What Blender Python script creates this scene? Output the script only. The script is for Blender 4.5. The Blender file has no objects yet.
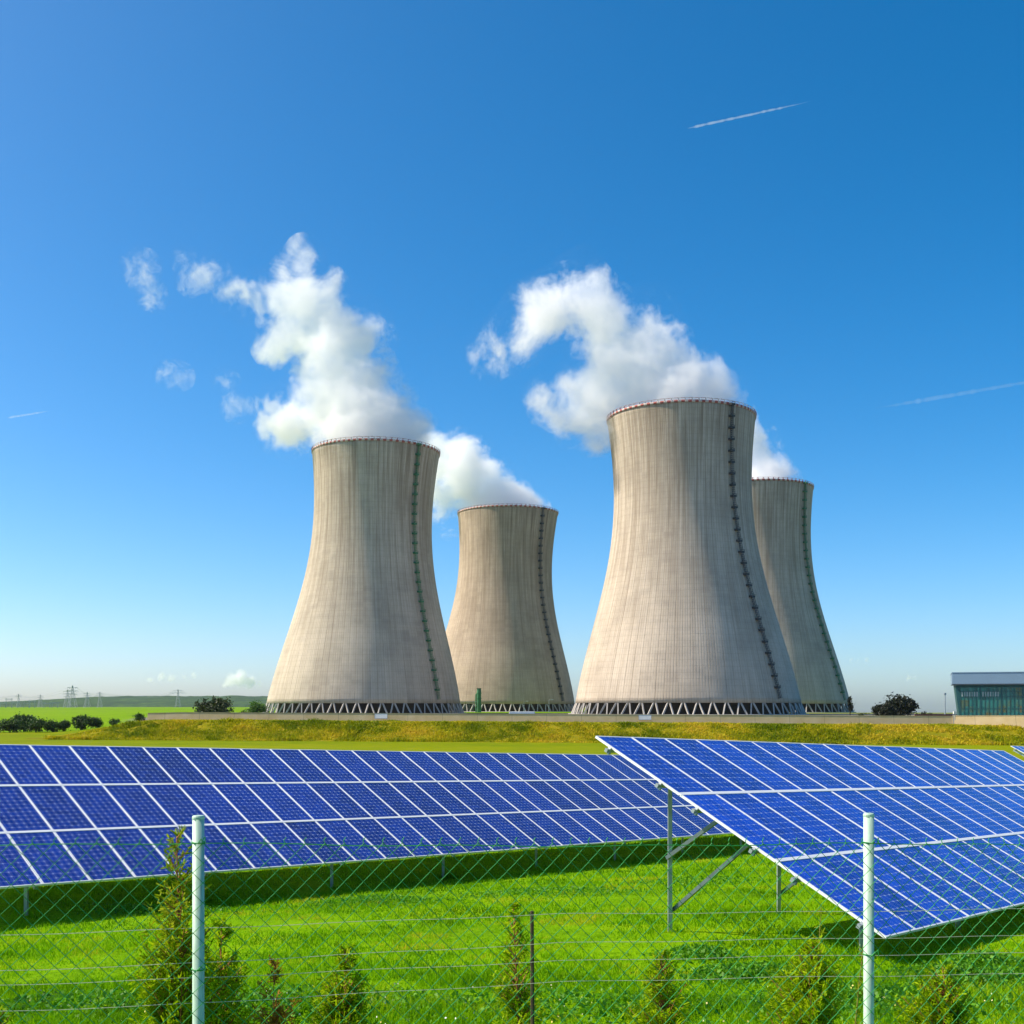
import bpy, bmesh, math, random
import numpy as np
from mathutils import Vector, Matrix, noise as mnoise

random.seed(7)
rng = np.random.default_rng(7)
sc = bpy.context.scene
C = sc.collection
R = math.radians

# ------------------------------------------------------------------ camera, sky, sun, exposure
F = 1155.5            # focal length in pixels of the 1024 px frame
HOR = 706.0           # image row of the eye level
EYE = 3.0             # height of the eye over the zero of the scene

cam_d = bpy.data.cameras.new("camera")
cam = bpy.data.objects.new("camera", cam_d)
C.objects.link(cam)
cam.location = (0, 0, EYE)
cam.rotation_euler = (R(90), 0, 0)
cam_d.sensor_width = 36
cam_d.lens = F / 1024 * 36
cam_d.shift_y = (HOR - 512) / 1024
cam_d.clip_start = 0.1
cam_d.clip_end = 60000
sc.camera = cam

SUN_AZ = 87           # degrees to the left of the view direction
SUN_EL = 45
sun_dir = Vector((-math.sin(R(SUN_AZ)) * math.cos(R(SUN_EL)), math.cos(R(SUN_AZ)) * math.cos(R(SUN_EL)), math.sin(R(SUN_EL))))

world = bpy.data.worlds.new("World")
sc.world = world
world.use_nodes = True
wn = world.node_tree.nodes
wl = world.node_tree.links
for n in list(wn):
    wn.remove(n)
sky = wn.new("ShaderNodeTexSky")
sky.sky_type = 'NISHITA'
sky.sun_disc = False
sky.sun_elevation = R(SUN_EL)
sky.sun_rotation = R(-SUN_AZ)
sky.altitude = 0
sky.air_density = 0.62
sky.dust_density = 1.15
sky.ozone_density = 2.4
hsv = wn.new("ShaderNodeHueSaturation")
hsv.inputs['Saturation'].default_value = 1.45
hsv.inputs['Hue'].default_value = 0.492
bgn = wn.new("ShaderNodeBackground")
bgn.inputs['Strength'].default_value = 0.15
wo = wn.new("ShaderNodeOutputWorld")
wl.new(sky.outputs[0], hsv.inputs['Color'])
wl.new(hsv.outputs[0], bgn.inputs[0])
wl.new(bgn.outputs[0], wo.inputs[0])

sd = bpy.data.lights.new("sun", 'SUN')
sd.energy = 5.0
sd.angle = R(0.5)
sd.color = (1.0, 0.885, 0.72)
sun = bpy.data.objects.new("sun", sd)
C.objects.link(sun)
sun.location = (-60, 20, 60)
sun.rotation_euler = (-sun_dir).to_track_quat('-Z', 'Y').to_euler()

sc.view_settings.view_transform = 'Standard'
sc.view_settings.look = 'None'
sc.view_settings.exposure = 0.5
sc.view_settings.gamma = 1.0
sc.render.engine = 'CYCLES'
sc.cycles.use_denoising = True
sc.cycles.use_adaptive_sampling = True
sc.cycles.adaptive_threshold = 0.02
sc.cycles.max_bounces = 22
sc.cycles.diffuse_bounces = 3
sc.cycles.glossy_bounces = 3
sc.cycles.transparent_max_bounces = 24
sc.cycles.volume_bounces = 18
sc.cycles.caustics_reflective = False
sc.cycles.caustics_refractive = False


# ------------------------------------------------------------------ helpers
def at(px, py, Y):
    return Vector(((px - 512) / F * Y, Y, EYE + (HOR - py) / F * Y))


def tag(o, label=None, cat=None, group=None, kind=None):
    if label: o['label'] = label
    if cat: o['category'] = cat
    if group: o['group'] = group
    if kind: o['kind'] = kind
    return o


def empty(name, loc=(0, 0, 0), label=None, cat=None, group=None):
    o = bpy.data.objects.new(name, None)
    C.objects.link(o)
    o.location = loc
    o.empty_display_size = 0.3
    return tag(o, label, cat, group)


def link_mesh(name, me, mats, parent=None, smooth=False):
    if not isinstance(mats, (list, tuple)):
        mats = [mats]
    for m in mats:
        me.materials.append(m)
    if smooth:
        me.polygons.foreach_set('use_smooth', [True] * len(me.polygons))
    o = bpy.data.objects.new(name, me)
    C.objects.link(o)
    if parent is not None:
        o.parent = parent
    return o


def np_mesh(name, verts, faces_by_n):
    """verts (n,3); faces_by_n: list of int arrays (m,k)"""
    me = bpy.data.meshes.new(name)
    verts = np.asarray(verts, np.float32)
    me.vertices.add(len(verts))
    me.vertices.foreach_set('co', verts.ravel())
    loops = np.concatenate([np.asarray(f, np.int32).ravel() for f in faces_by_n])
    tot = np.concatenate([np.full(len(f), np.asarray(f).shape[1], np.int32) for f in faces_by_n])
    start = np.concatenate([[0], np.cumsum(tot)[:-1]]).astype(np.int32)
    me.loops.add(len(loops))
    me.loops.foreach_set('vertex_index', loops)
    me.polygons.add(len(tot))
    me.polygons.foreach_set('loop_start', start)
    try:
        me.polygons.foreach_set('loop_total', tot)
    except Exception:
        pass
    me.update(calc_edges=True)
    return me


class MB:
    """collects simple solids into one mesh"""
    def __init__(self):
        self.v = []
        self.f = []
        self.m = []

    def add(self, vs, fs, mi=0):
        b = len(self.v)
        self.v += [tuple(v) for v in vs]
        self.f += [tuple(b + i for i in f) for f in fs]
        self.m += [mi] * len(fs)

    def hexa(self, p, mi=0):
        self.add(p, [(3, 2, 1, 0), (4, 5, 6, 7), (0, 1, 5, 4), (1, 2, 6, 5), (2, 3, 7, 6), (3, 0, 4, 7)], mi)

    def box(self, lo, hi, M=None, mi=0):
        x0, y0, z0 = lo
        x1, y1, z1 = hi
        p = [Vector(c) for c in ((x0, y0, z0), (x1, y0, z0), (x1, y1, z0), (x0, y1, z0),
                                 (x0, y0, z1), (x1, y0, z1), (x1, y1, z1), (x0, y1, z1))]
        if M is not None:
            p = [M @ q for q in p]
        self.hexa(p, mi)

    def bar(self, a, b, w, h=None, up=(0, 0, 1), mi=0):
        """box beam from a to b"""
        a = Vector(a); b = Vector(b)
        h = h or w
        d = (b - a).normalized()
        u = Vector(up)
        s = d.cross(u)
        if s.length < 1e-4:
            s = d.cross(Vector((1, 0, 0)))
        s.normalize()
        u = s.cross(d)
        s *= w / 2; u *= h / 2
        p = [a - s - u, a + s - u, a + s + u, a - s + u, b - s - u, b + s - u, b + s + u, b - s + u]
        self.add(p, [(0, 1, 2, 3), (7, 6, 5, 4), (0, 4, 5, 1), (1, 5, 6, 2), (2, 6, 7, 3), (3, 7, 4, 0)], mi)

    def tube(self, pts, r, n=8, caps=True, mi=0, taper=None):
        pts = [Vector(p) for p in pts]
        rings = []
        b = len(self.v)
        for i, p in enumerate(pts):
            d = (pts[min(i + 1, len(pts) - 1)] - pts[max(i - 1, 0)]).normalized()
            s = d.cross(Vector((0.13, 0.97, 0.2)))
            if s.length < 1e-3:
                s = d.cross(Vector((1, 0, 0)))
            s.normalize()
            u = s.cross(d)
            rr = r if taper is None else r * taper[i]
            for k in range(n):
                a = 2 * math.pi * k / n
                self.v.append(tuple(p + (s * math.cos(a) + u * math.sin(a)) * rr))
        for i in range(len(pts) - 1):
            for k in range(n):
                k2 = (k + 1) % n
                self.f.append((b + i * n + k, b + (i + 1) * n + k, b + (i + 1) * n + k2, b + i * n + k2))
                self.m.append(mi)
        if caps:
            self.f.append(tuple(b + k for k in range(n)))
            e = b + (len(pts) - 1) * n
            self.f.append(tuple(e + k for k in reversed(range(n))))
            self.m += [mi, mi]

    def mesh(self, name):
        me = bpy.data.meshes.new(name)
        me.from_pydata(self.v, [], self.f)
        me.polygons.foreach_set('material_index', self.m)
        me.update()
        return me

    def build(self, name, mats, parent=None, smooth=False, origin=None):
        if origin is not None:
            o3 = Vector(origin)
            self.v = [tuple(Vector(v) - o3) for v in self.v]
        me = self.mesh(name)
        o = link_mesh(name, me, mats, parent, smooth)
        if origin is not None:
            o.location = origin
        return o


# ------------------------------------------------------------------ material helpers
class NT:
    def __init__(self, name):
        self.m = bpy.data.materials.new(name)
        self.m.use_nodes = True
        self.t = self.m.node_tree
        for n in list(self.t.nodes):
            self.t.nodes.remove(n)
        self.out = self.t.nodes.new("ShaderNodeOutputMaterial")

    def n(self, kind, **kw):
        nd = self.t.nodes.new(kind)
        for k, v in kw.items():
            setattr(nd, k, v)
        return nd

    def l(self, a, b):
        self.t.links.new(a, b)

    def set(self, sock, v):
        if isinstance(v, bpy.types.NodeSocket):
            self.l(v, sock)
        else:
            sock.default_value = v

    def math(self, op, a, b=None, c=None, clamp=False):
        nd = self.n("ShaderNodeMath", operation=op)
        nd.use_clamp = clamp
        self.set(nd.inputs[0], a)
        if b is not None: self.set(nd.inputs[1], b)
        if c is not None: self.set(nd.inputs[2], c)
        return nd.outputs[0]

    def coord(self, which='Object'):
        return self.n("ShaderNodeTexCoord").outputs[which]

    def sep(self, v):
        s = self.n("ShaderNodeSeparateXYZ")
        self.l(v, s.inputs[0])
        return s.outputs

    def comb(self, x, y, z):
        s = self.n("ShaderNodeCombineXYZ")
        for i, v in enumerate((x, y, z)):
            self.set(s.inputs[i], v)
        return s.outputs[0]

    def noise(self, vec, scale, detail=3.0, rough=0.55, dist=0.0):
        nd = self.n("ShaderNodeTexNoise")
        self.l(vec, nd.inputs['Vector'])
        nd.inputs['Scale'].default_value = scale
        nd.inputs['Detail'].default_value = detail
        nd.inputs['Roughness'].default_value = rough
        nd.inputs['Distortion'].default_value = dist
        return nd.outputs[0]

    def ramp(self, fac, stops):
        nd = self.n("ShaderNodeValToRGB")
        self.l(fac, nd.inputs[0])
        el = nd.color_ramp.elements
        while len(el) < len(stops):
            el.new(0.5)
        for e, (p, c) in zip(el, stops):
            e.position = p
            e.color = (*c, 1) if len(c) == 3 else c
        return nd.outputs[0]

    def mix(self, fac, a, b, mode='MIX'):
        nd = self.n("ShaderNodeMix", data_type='RGBA', blend_type=mode)
        self.set(nd.inputs[0], fac)
        for i, v in ((6, a), (7, b)):
            if isinstance(v, tuple) and len(v) == 3: v = (*v, 1)
            self.set(nd.inputs[i], v)
        return nd.outputs[2]

    def maprange(self, v, a, b, c=0.0, d=1.0, smooth=False):
        nd = self.n("ShaderNodeMapRange")
        if smooth: nd.interpolation_type = 'SMOOTHSTEP'
        self.l(v, nd.inputs[0])
        for i, q in enumerate((a, b, c, d)):
            nd.inputs[i + 1].default_value = q
        return nd.outputs[0]

    def bsdf(self, color, rough=0.7, metal=0.0, spec=0.5, bump=None, bump_s=0.3, bump_d=0.05, trans=None, coat=0.0):
        p = self.n("ShaderNodeBsdfPrincipled")
        if isinstance(color, tuple) and len(color) == 3: color = (*color, 1)
        self.set(p.inputs['Base Color'], color)
        self.set(p.inputs['Roughness'], rough)
        p.inputs['Metallic'].default_value = metal
        p.inputs['Specular IOR Level'].default_value = spec
        if coat:
            p.inputs['Coat Weight'].default_value = coat
            p.inputs['Coat Roughness'].default_value = 0.05
        if bump is not None:
            b = self.n("ShaderNodeBump")
            b.inputs['Strength'].default_value = bump_s
            b.inputs['Distance'].default_value = bump_d
            self.l(bump, b.inputs['Height'])
            self.l(b.outputs[0], p.inputs['Normal'])
        sh = p.outputs[0]
        if trans is not None:
            tr = self.n("ShaderNodeBsdfTranslucent")
            self.set(tr.inputs['Color'], color)
            mx = self.n("ShaderNodeMixShader")
            mx.inputs[0].default_value = trans
            self.l(sh, mx.inputs[1]); self.l(tr.outputs[0], mx.inputs[2])
            sh = mx.outputs[0]
        self.l(sh, self.out.inputs['Surface'])
        return self.m


def plain(name, color, rough=0.6, metal=0.0, var=0.12, scale=3.0, spec=0.5):
    t = NT(name)
    f = t.noise(t.coord(), scale, 4)
    lo = tuple(c * (1 - var) for c in color)
    hi = tuple(min(1, c * (1 + var)) for c in color)
    col = t.ramp(f, [(0.3, lo), (0.7, hi)])
    return t.bsdf(col, rough, metal, spec)


def leafy(name, stops, trans=0.3, scale=0.6, rough=0.55, spec=0.3, patch=0):
    """foliage: colour varies per leaf and by clump"""
    t = NT(name)
    g = t.n("ShaderNodeNewGeometry")
    rnd = g.outputs['Random Per Island']
    nz = t.noise(g.outputs['Position'], scale, 3)
    f = t.math('ADD', t.math('MULTIPLY', rnd, 0.55), t.math('MULTIPLY', nz, 0.6))
    f = t.math('SUBTRACT', f, 0.08, clamp=True)
    if patch:
        n2 = t.noise(g.outputs['Position'], scale * 3.7, 3)
        f = t.math('ADD', t.math('MULTIPLY', rnd, 0.34), t.math('MULTIPLY', t.math('SUBTRACT', nz, .5), patch))
        f = t.math('ADD', f, t.math('MULTIPLY', t.math('SUBTRACT', n2, .5), patch * .6))
        f = t.math('ADD', f, 0.32, clamp=True)
    col = t.ramp(f, stops)
    return t.bsdf(col, rough, spec=spec, trans=trans)


M = {}
M['galv'] = plain('galvanised_steel', (0.33, 0.38, 0.39), 0.45, 0.4, 0.15, 8)
M['white'] = plain('white_cover_strip', (0.80, 0.80, 0.80), 0.45, 0.0, 0.04, 5)
M['alu'] = plain('aluminium_frame', (0.80, 0.81, 0.82), 0.40, 0.1, 0.04, 5)
t_ = NT('pale_green_paint')
x_, y_, z_ = t_.sep(t_.coord())
n_ = t_.noise(t_.comb(t_.math('MULTIPLY', x_, 60.0), t_.math('MULTIPLY', y_, 60.0), t_.math('MULTIPLY', z_, 6.0)), 1.0, 5, .7)
r_ = t_.noise(t_.coord(), 45.0, 4, .7)
c_ = t_.ramp(n_, [(.35, (0.33, 0.47, 0.36)), (.5, (0.43, 0.60, 0.47)), (.7, (0.50, 0.66, 0.54))])
c_ = t_.mix(t_.math('MULTIPLY', t_.maprange(r_, .62, .72), .7), c_, (0.20, 0.19, 0.12))
M['post'] = t_.bsdf(c_, 0.5, spec=.35)
M['brace'] = plain('shade_darkened_steel', (0.13, 0.18, 0.19), 0.5, 0.3, 0.2, 8)  # galvanised steel darkened in colour for the shade under the tables
M['greenwire'] = plain('green_plastic_coating', (0.022, 0.28, 0.05), 0.6, 0.0, 0.2, 60)
M['palewire'] = plain('dull_zinc_wire', (0.55, 0.56, 0.40), 0.5, 0.2, 0.1, 20)
M['stake'] = plain('weathered_wood', (0.06, 0.045, 0.022), 0.9, 0.0, 0.5, 25)
M['backsheet'] = plain('white_backsheet', (0.72, 0.73, 0.74), 0.5, 0, 0.03, 3)
M['wallc'] = None


def mat_cells(name, lo, hi):
    t = NT(name)
    x, y, z = t.sep(t.coord())
    pitch = 0.1272
    u = t.math('DIVIDE', x, pitch)
    v = t.math('DIVIDE', y, pitch)
    fu = t.math('ABSOLUTE', t.math('SUBTRACT', t.math('FRACT', u), 0.5))
    fv = t.math('ABSOLUTE', t.math('SUBTRACT', t.math('FRACT', v), 0.5))
    mx = t.math('MAXIMUM', fu, fv)
    sm = t.math('ADD', fu, fv)
    inside = t.math('MULTIPLY', t.math('LESS_THAN', mx, 0.488), t.math('LESS_THAN', sm, 0.855))
    # only 6 x 12 cells inside the sheet
    inside = t.math('MULTIPLY', inside, t.math('LESS_THAN', t.math('ABSOLUTE', x), 3 * pitch))
    inside = t.math('MULTIPLY', inside, t.math('LESS_THAN', t.math('ABSOLUTE', y), 6 * pitch))
    # two busbars down each cell
    bb = t.math('LESS_THAN', t.math('ABSOLUTE', t.math('SUBTRACT', fu, 0.24)), 0.012)
    oi = t.n("ShaderNodeObjectInfo")
    rnd = oi.outputs['Random']
    # each cell and each module a shade of its own
    cellid = t.comb(t.math('FLOOR', u), t.math('FLOOR', v), t.math('MULTIPLY', rnd, 91.0))
    wn_ = t.n("ShaderNodeTexWhiteNoise"); wn_.noise_dimensions = '3D'
    t.l(cellid, wn_.inputs['Vector'])
    cv = t.math('ADD', t.math('MULTIPLY', wn_.outputs['Value'], 0.5), t.math('MULTIPLY', rnd, 0.5))
    cell = t.ramp(cv, [(0.0, lo), (1.0, hi)])
    cell = t.mix(bb, cell, (0.20, 0.26, 0.46))
    col = t.mix(inside, (0.34, 0.40, 0.60), cell)
    dust = t.noise(t.coord(), 2.5, 5)
    rough = t.maprange(dust, 0.3, 0.7, 0.10, 0.24)
    return t.bsdf(col, rough, spec=0.22)


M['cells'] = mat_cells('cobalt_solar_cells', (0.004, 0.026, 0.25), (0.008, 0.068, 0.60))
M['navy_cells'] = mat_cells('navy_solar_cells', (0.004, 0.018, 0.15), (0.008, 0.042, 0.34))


def mat_concrete_tower(name, base, warm):
    t = NT(name)
    co = t.coord()
    x, y, z = t.sep(co)
    ang = t.math('ARCTAN2', x, y)
    U = t.math('MULTIPLY', ang, 32.0)
    own = t.math('MULTIPLY', t.n("ShaderNodeObjectInfo").outputs['Random'], 60.0)
    st = t.noise(t.comb(t.math('MULTIPLY', U, 0.75), t.math('MULTIPLY', z, 0.02), own), 1.0, 5, 0.65)
    st2 = t.noise(t.comb(t.math('MULTIPLY', U, 2.4), t.math('MULTIPLY', z, 0.035), own), 1.0, 3, 0.6)
    blot = t.noise(co, 0.05, 5, 0.6)
    fine = t.noise(co, 0.6, 4, 0.6)
    hi = t.maprange(z, 30, 112, 0.3, 1.0)         # rain streaks gather below the rim
    s1 = t.math('MULTIPLY', t.maprange(st, 0.44, 0.66), hi)
    s2 = t.math('MULTIPLY', t.maprange(st2, 0.46, 0.70), hi)
    # formwork: vertical ribs and horizontal lifts
    def line(f, w):
        fr = t.math('ABSOLUTE', t.math('SUBTRACT', t.math('FRACT', f), 0.5))
        return t.maprange(fr, w, 0.0)
    rib = t.math('MULTIPLY', line(t.math('MULTIPLY', ang, 84 / (2 * math.pi)), 0.05), t.maprange(t.noise(t.comb(t.math('MULTIPLY', U, 0.31), t.math('MULTIPLY', z, 0.03), 8.0), 1.0, 3), .38, .62, .15, 1.0))
    rib2 = line(t.math('MULTIPLY', ang, 252 / (2 * math.pi)), 0.16)
    lift = line(t.math('DIVIDE', z, 2.4), 0.06)
    panel = t.n("ShaderNodeTexWhiteNoise"); panel.noise_dimensions = '3D'
    t.l(t.comb(t.math('FLOOR', t.math('MULTIPLY', ang, 56 / (2 * math.pi))), t.math('FLOOR', t.math('DIVIDE', z, 2.4)), 1.0), panel.inputs['Vector'])
    col = t.mix(t.maprange(blot, 0.38, 0.62), tuple(c * 0.74 for c in base), base)
    col = t.mix(t.math('MULTIPLY', panel.outputs['Value'], 0.32), col, warm)
    col = t.mix(t.math('MULTIPLY', t.maprange(fine, 0.4, 0.7), 0.18), col, tuple(c * 0.6 for c in base))
    dark = (base[0] * 0.38, base[1] * 0.33, base[2] * 0.28)
    col = t.mix(t.math('MULTIPLY', s1, 0.80), col, dark)
    col = t.mix(t.math('MULTIPLY', s2, 0.66), col, dark)
    col = t.mix(t.math('MULTIPLY', rib, 0.6), col, dark)
    col = t.mix(t.math('MULTIPLY', rib2, 0.14), col, dark)
    col = t.mix(t.math('MULTIPLY', lift, 0.2), col, dark)
    h = t.math('SUBTRACT', 1.0, t.math('ADD', t.math('MULTIPLY', rib, 0.7), t.math('ADD', t.math('MULTIPLY', rib2, 0.3), t.math('MULTIPLY', lift, 0.3))))
    return t.bsdf(col, 0.9, spec=0.2, bump=h, bump_s=0.6, bump_d=0.25)


M['tower'] = [mat_concrete_tower('tower_concrete', (0.57, 0.485, 0.385), (0.65, 0.55, 0.42)),
              mat_concrete_tower('tower_concrete_stained', (0.50, 0.395, 0.30), (0.58, 0.455, 0.335))]
M['strut'] = plain('strut_concrete', (0.42, 0.39, 0.35), 0.85, 0, 0.15, 0.5)
M['darkfill'] = plain('dark_interior_packing', (0.035, 0.024, 0.016), 0.9, 0, 0.4, 0.3)  # dark brown stands in for the unlit inside of the tower
M['greenladder'] = plain('green_ladder_paint', (0.025, 0.15, 0.06), 0.6, 0, 0.3, 0.6)
M['blackladder'] = plain('dark_ladder_paint', (0.03, 0.033, 0.035), 0.6, 0, 0.3, 0.6)


def mat_rimring():
    t = NT('red_white_rim')
    x, y, z = t.sep(t.coord())
    a = t.math('MULTIPLY', t.math('ARCTAN2', x, y), 72 / (2 * math.pi))
    f = t.math('GREATER_THAN', t.math('FRACT', a), 0.5)
    return t.bsdf(t.mix(f, (0.33, 0.075, 0.06), (0.52, 0.45, 0.41)), 0.7)


M['rim'] = mat_rimring()


for nm_, de_ in (('contrail', 0.016), ('old_contrail', 0.0022)):
    t_ = NT(nm_ + '_ice')
    pv_ = t_.n("ShaderNodeVolumePrincipled"); pv_.inputs['Color'].default_value = (1, 1, 1, 1); pv_.inputs['Density'].default_value = de_
    t_.l(pv_.outputs[0], t_.out.inputs['Volume'])
    a_ = t_.n("ShaderNodeBsdfTransparent"); b_ = t_.n("ShaderNodeBsdfDiffuse"); c_ = t_.n("ShaderNodeMixShader"); c_.inputs[0].default_value = 0.01
    t_.l(a_.outputs[0], c_.inputs[1]); t_.l(b_.outputs[0], c_.inputs[2]); t_.l(c_.outputs[0], t_.out.inputs['Surface'])
    M[nm_] = t_.m


# ------------------------------------------------------------------ terrain
PH = (0.674, 0.738)      # direction of the rows of solar tables (downhill)


def sstep(a, b, x):
    t = np.clip((x - a) / (b - a), 0, 1)
    return t * t * (3 - 2 * t)


def edge_coord(x, y):
    return x + 0.34 * (y - 200)


def wall_base(x):
    return -2.29 - 0.0066 * (np.clip(x, -90, 110) + 63)


def zt(x, y):
    x = np.asarray(x, float); y = np.asarray(y, float)
    q = 0.738 * x - 0.674 * y
    p = 0.674 * x + 0.738 * y
    g = np.interp(q, [-60, -40, -27, -23, -20.6, -19.0, -18.3, -13, -9, -6, -3, 0, 12], [-4.4, -4.1, -3.5, -3.34, -3.36, -3.62, -3.69, -3.34, -3.06, -2.96, -2.75, -2.5, -2.2])  # rise under the left table is added, hiding sunlit ground behind it
    near = g - 0.042 * (np.clip(p, -30, 45) - 12.5)
    lowland = np.interp(y, [40, 60, 120, 190, 260, 600, 1500, 3000, 60000], [-4.5, -4.5, -5.0, -5.55, -5.6, -5.0, -2.4, -2.6, -2.6])
    lowland = lowland - 0.006 * (np.clip(x, -90, 130) + 63) * sstep(60, 190, y) * (1 - sstep(260, 600, y))
    plat = wall_base(x) + 0 * y
    plat = plat * (1 - sstep(200.5, 207, y)) + (-3.3) * sstep(200.5, 207, y)
    m = sstep(-82, -60, edge_coord(x, y)) * np.interp(y, [187.5, 189, 195.5, 197.5, 1200, 1800], [0, 0.04, 0.93, 1, 1, 0])
    far = lowland * (1 - m) + plat * m
    far = far - np.maximum(0, y - 575) * .012 * sstep(.20, .29, x / np.maximum(y, 1))
    w = sstep(34, 72, y)
    z = near * (1 - w) + far * w
    return z + EYE


def spaced(lim, near, n):
    t = np.linspace(-1, 1, n)
    k = math.asinh(lim / near)
    return np.sinh(t * k) * near


xs = np.unique(np.concatenate([spaced(30000, 6, 171), np.linspace(-90, -56, 35), np.linspace(-130, 160, 90)]))
ys = np.unique(np.concatenate([-spaced(60, 6, 31)[:15], np.sinh(np.linspace(0, math.asinh(40000 / 8), 170)) * 8, np.linspace(185, 200, 31)]))
gx, gy = np.meshgrid(xs, ys)
gz = zt(gx, gy)
bump = np.array([mnoise.fractal(Vector((a * 0.35, b * 0.35, 0.0)), 1.0, 2.0, 3) for a, b in zip(gx.ravel(), gy.ravel())]).reshape(gx.shape)
gz = gz + bump * 0.05 * (np.abs(gy) < 60)
em = (gy > 188) & (gy < 197) & (edge_coord(gx, gy) > -80)
gz = gz + bump * 0.25 * em
tv = np.stack([gx, gy, gz], -1).reshape(-1, 3)
ny, nx = gx.shape
ii = (np.arange(ny - 1)[:, None] * nx + np.arange(nx - 1)[None, :])
quads = np.stack([ii, ii + 1, ii + nx + 1, ii + nx], -1).reshape(-1, 4)
cx = gx[:-1, :-1].ravel() + 1e-3; cy = 0.5 * (gy[:-1, :-1] + gy[1:, 1:]).ravel()
ec = edge_coord(cx, cy)
mi = np.zeros(len(quads), np.int32)
mi[(cy > 60)] = 1                                        # olive mown meadow
mi[(cy > 187.5) & (cy <= 199) & (ec > -84)] = 2          # rough bank
mi[(cy > 199) & (ec > -66)] = 3                          # yard of the power station
mi[(cy > 232) & (ec <= -66)] = 4                         # bright crop field
mi[(cy > 330) & (cx < -95)] = 4
mi[(cy > 520) & (cx >= -95)] = 1
mi[(cy > 520) & (cx < 60)] = 4
mi[(cy > 1500)] = 4


def ground_mat(name, stops, s1, s2, bs=0.4):
    t = NT(name)
    g = t.coord()
    a = t.noise(g, s1, 5, 0.6)
    b = t.noise(g, s2, 4, 0.6)
    f = t.math('ADD', t.math('MULTIPLY', a, 0.6), t.math('MULTIPLY', b, 0.4))
    return t.bsdf(t.ramp(f, stops), 0.95, spec=0.02, bump=b, bump_s=bs, bump_d=0.08)


GR = [
    ground_mat('lawn_soil_and_grass', [(0.35, (0.08, 0.19, 0.001)), (0.52, (0.15, 0.31, 0.001)), (0.68, (0.24, 0.34, 0.004))], 0.35, 9.0),
    ground_mat('mown_meadow', [(0.35, (0.10, 0.16, 0.001)), (0.52, (0.17, 0.21, 0.001)), (0.68, (0.23, 0.235, 0.004))], 0.025, 0.35),
    ground_mat('rough_bank_soil', [(0.35, (0.09, 0.12, 0.004)), (0.52, (0.22, 0.20, 0.008)), (0.68, (0.36, 0.27, 0.02))], 0.10, 0.6),
    ground_mat('yard_ground', [(0.35, (0.16, 0.15, 0.12)), (0.52, (0.20, 0.19, 0.15)), (0.68, (0.12, 0.15, 0.06))], 0.02, 0.3),
    ground_mat('crop_field', [(0.35, (0.10, 0.20, 0.001)), (0.52, (0.15, 0.27, 0.001)), (0.68, (0.20, 0.28, 0.004))], 0.004, 0.05),
]
me = np_mesh('ground', tv, [quads])
ground = link_mesh('ground', me, GR, smooth=True)
me.polygons.foreach_set('material_index', mi)
tag(ground, 'grassy ground falling away to a meadow and bright green fields', kind='structure')


# ------------------------------------------------------------------ far wooded hills
def hills():
    X = np.linspace(-2600, 600, 420)
    prof_px = [(-400, 703), (0, 703), (45, 701.5), (75, 699), (100, 697.5), (160, 696.8), (230, 697), (300, 698), (380, 700), (480, 703), (560, 706.5), (620, 708)]
    rows = []
    for k, (yy, fr) in enumerate([(2700, 0.0), (2760, 0.30), (2850, 0.52), (3000, 0.78), (3200, 1.0), (3500, 0.9), (3900, 0.5)]):
        for x in X:
            px = 512 + x / 3200 * F
            py = np.interp(px, [a for a, b in prof_px], [b for a, b in prof_px])
            h = max(0.0, (HOR + 2 - py)) / F * 3200
            n = mnoise.fractal(Vector((x * 0.02, yy * 0.013, 0)), 1.0, 2.0, 4)
            n2 = mnoise.noise(Vector((x * 0.15, yy * 0.11, 5)))
            rows.append((x, yy, -2.8 + EYE + fr * h + (2.4 * n + 1.2 * n2) * (0.25 + fr) * min(1, h / 8)))
    n = len(X)
    i0 = (np.arange(6)[:, None] * n + np.arange(n - 1)[None, :])
    q = np.stack([i0, i0 + 1, i0 + n + 1, i0 + n], -1).reshape(-1, 4)
    t = NT('distant_forest')
    a = t.noise(t.coord(), 0.012, 6, 0.7)
    b = t.noise(t.coord(), 0.08, 3, 0.7)
    f = t.math('ADD', t.math('MULTIPLY', a, 0.6), t.math('MULTIPLY', b, 0.4))
    m = t.bsdf(t.ramp(f, [(0.38, (0.018, 0.042, 0.022)), (0.52, (0.035, 0.075, 0.025)), (0.62, (0.07, 0.13, 0.03))]), 0.95, spec=0.1)
    o = link_mesh('hills', np_mesh('hills', rows, [q]), m, smooth=False)
    tag(o, 'low wooded ridge along the left horizon', kind='structure')


hills()


# ------------------------------------------------------------------ foliage helpers
def quad_cloud(P, size, up_bias=0.3, aspect=1.6, r=rng):
    """leaf quads at points P"""
    n = len(P)
    d = r.normal(size=(n, 3)); d[:, 2] += up_bias
    d /= np.linalg.norm(d, axis=1)[:, None] + 1e-9
    e = np.cross(d, r.normal(size=(n, 3)))
    e /= np.linalg.norm(e, axis=1)[:, None] + 1e-9
    s = size * r.uniform(0.6, 1.4, (n, 1))
    a = d * s * 0.5 * aspect
    b = e * s * 0.5
    V = np.stack([P - a, P + b, P + a, P - b], 1).reshape(-1, 3)
    Q = np.arange(4 * n).reshape(n, 4)
    return V, Q


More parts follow.
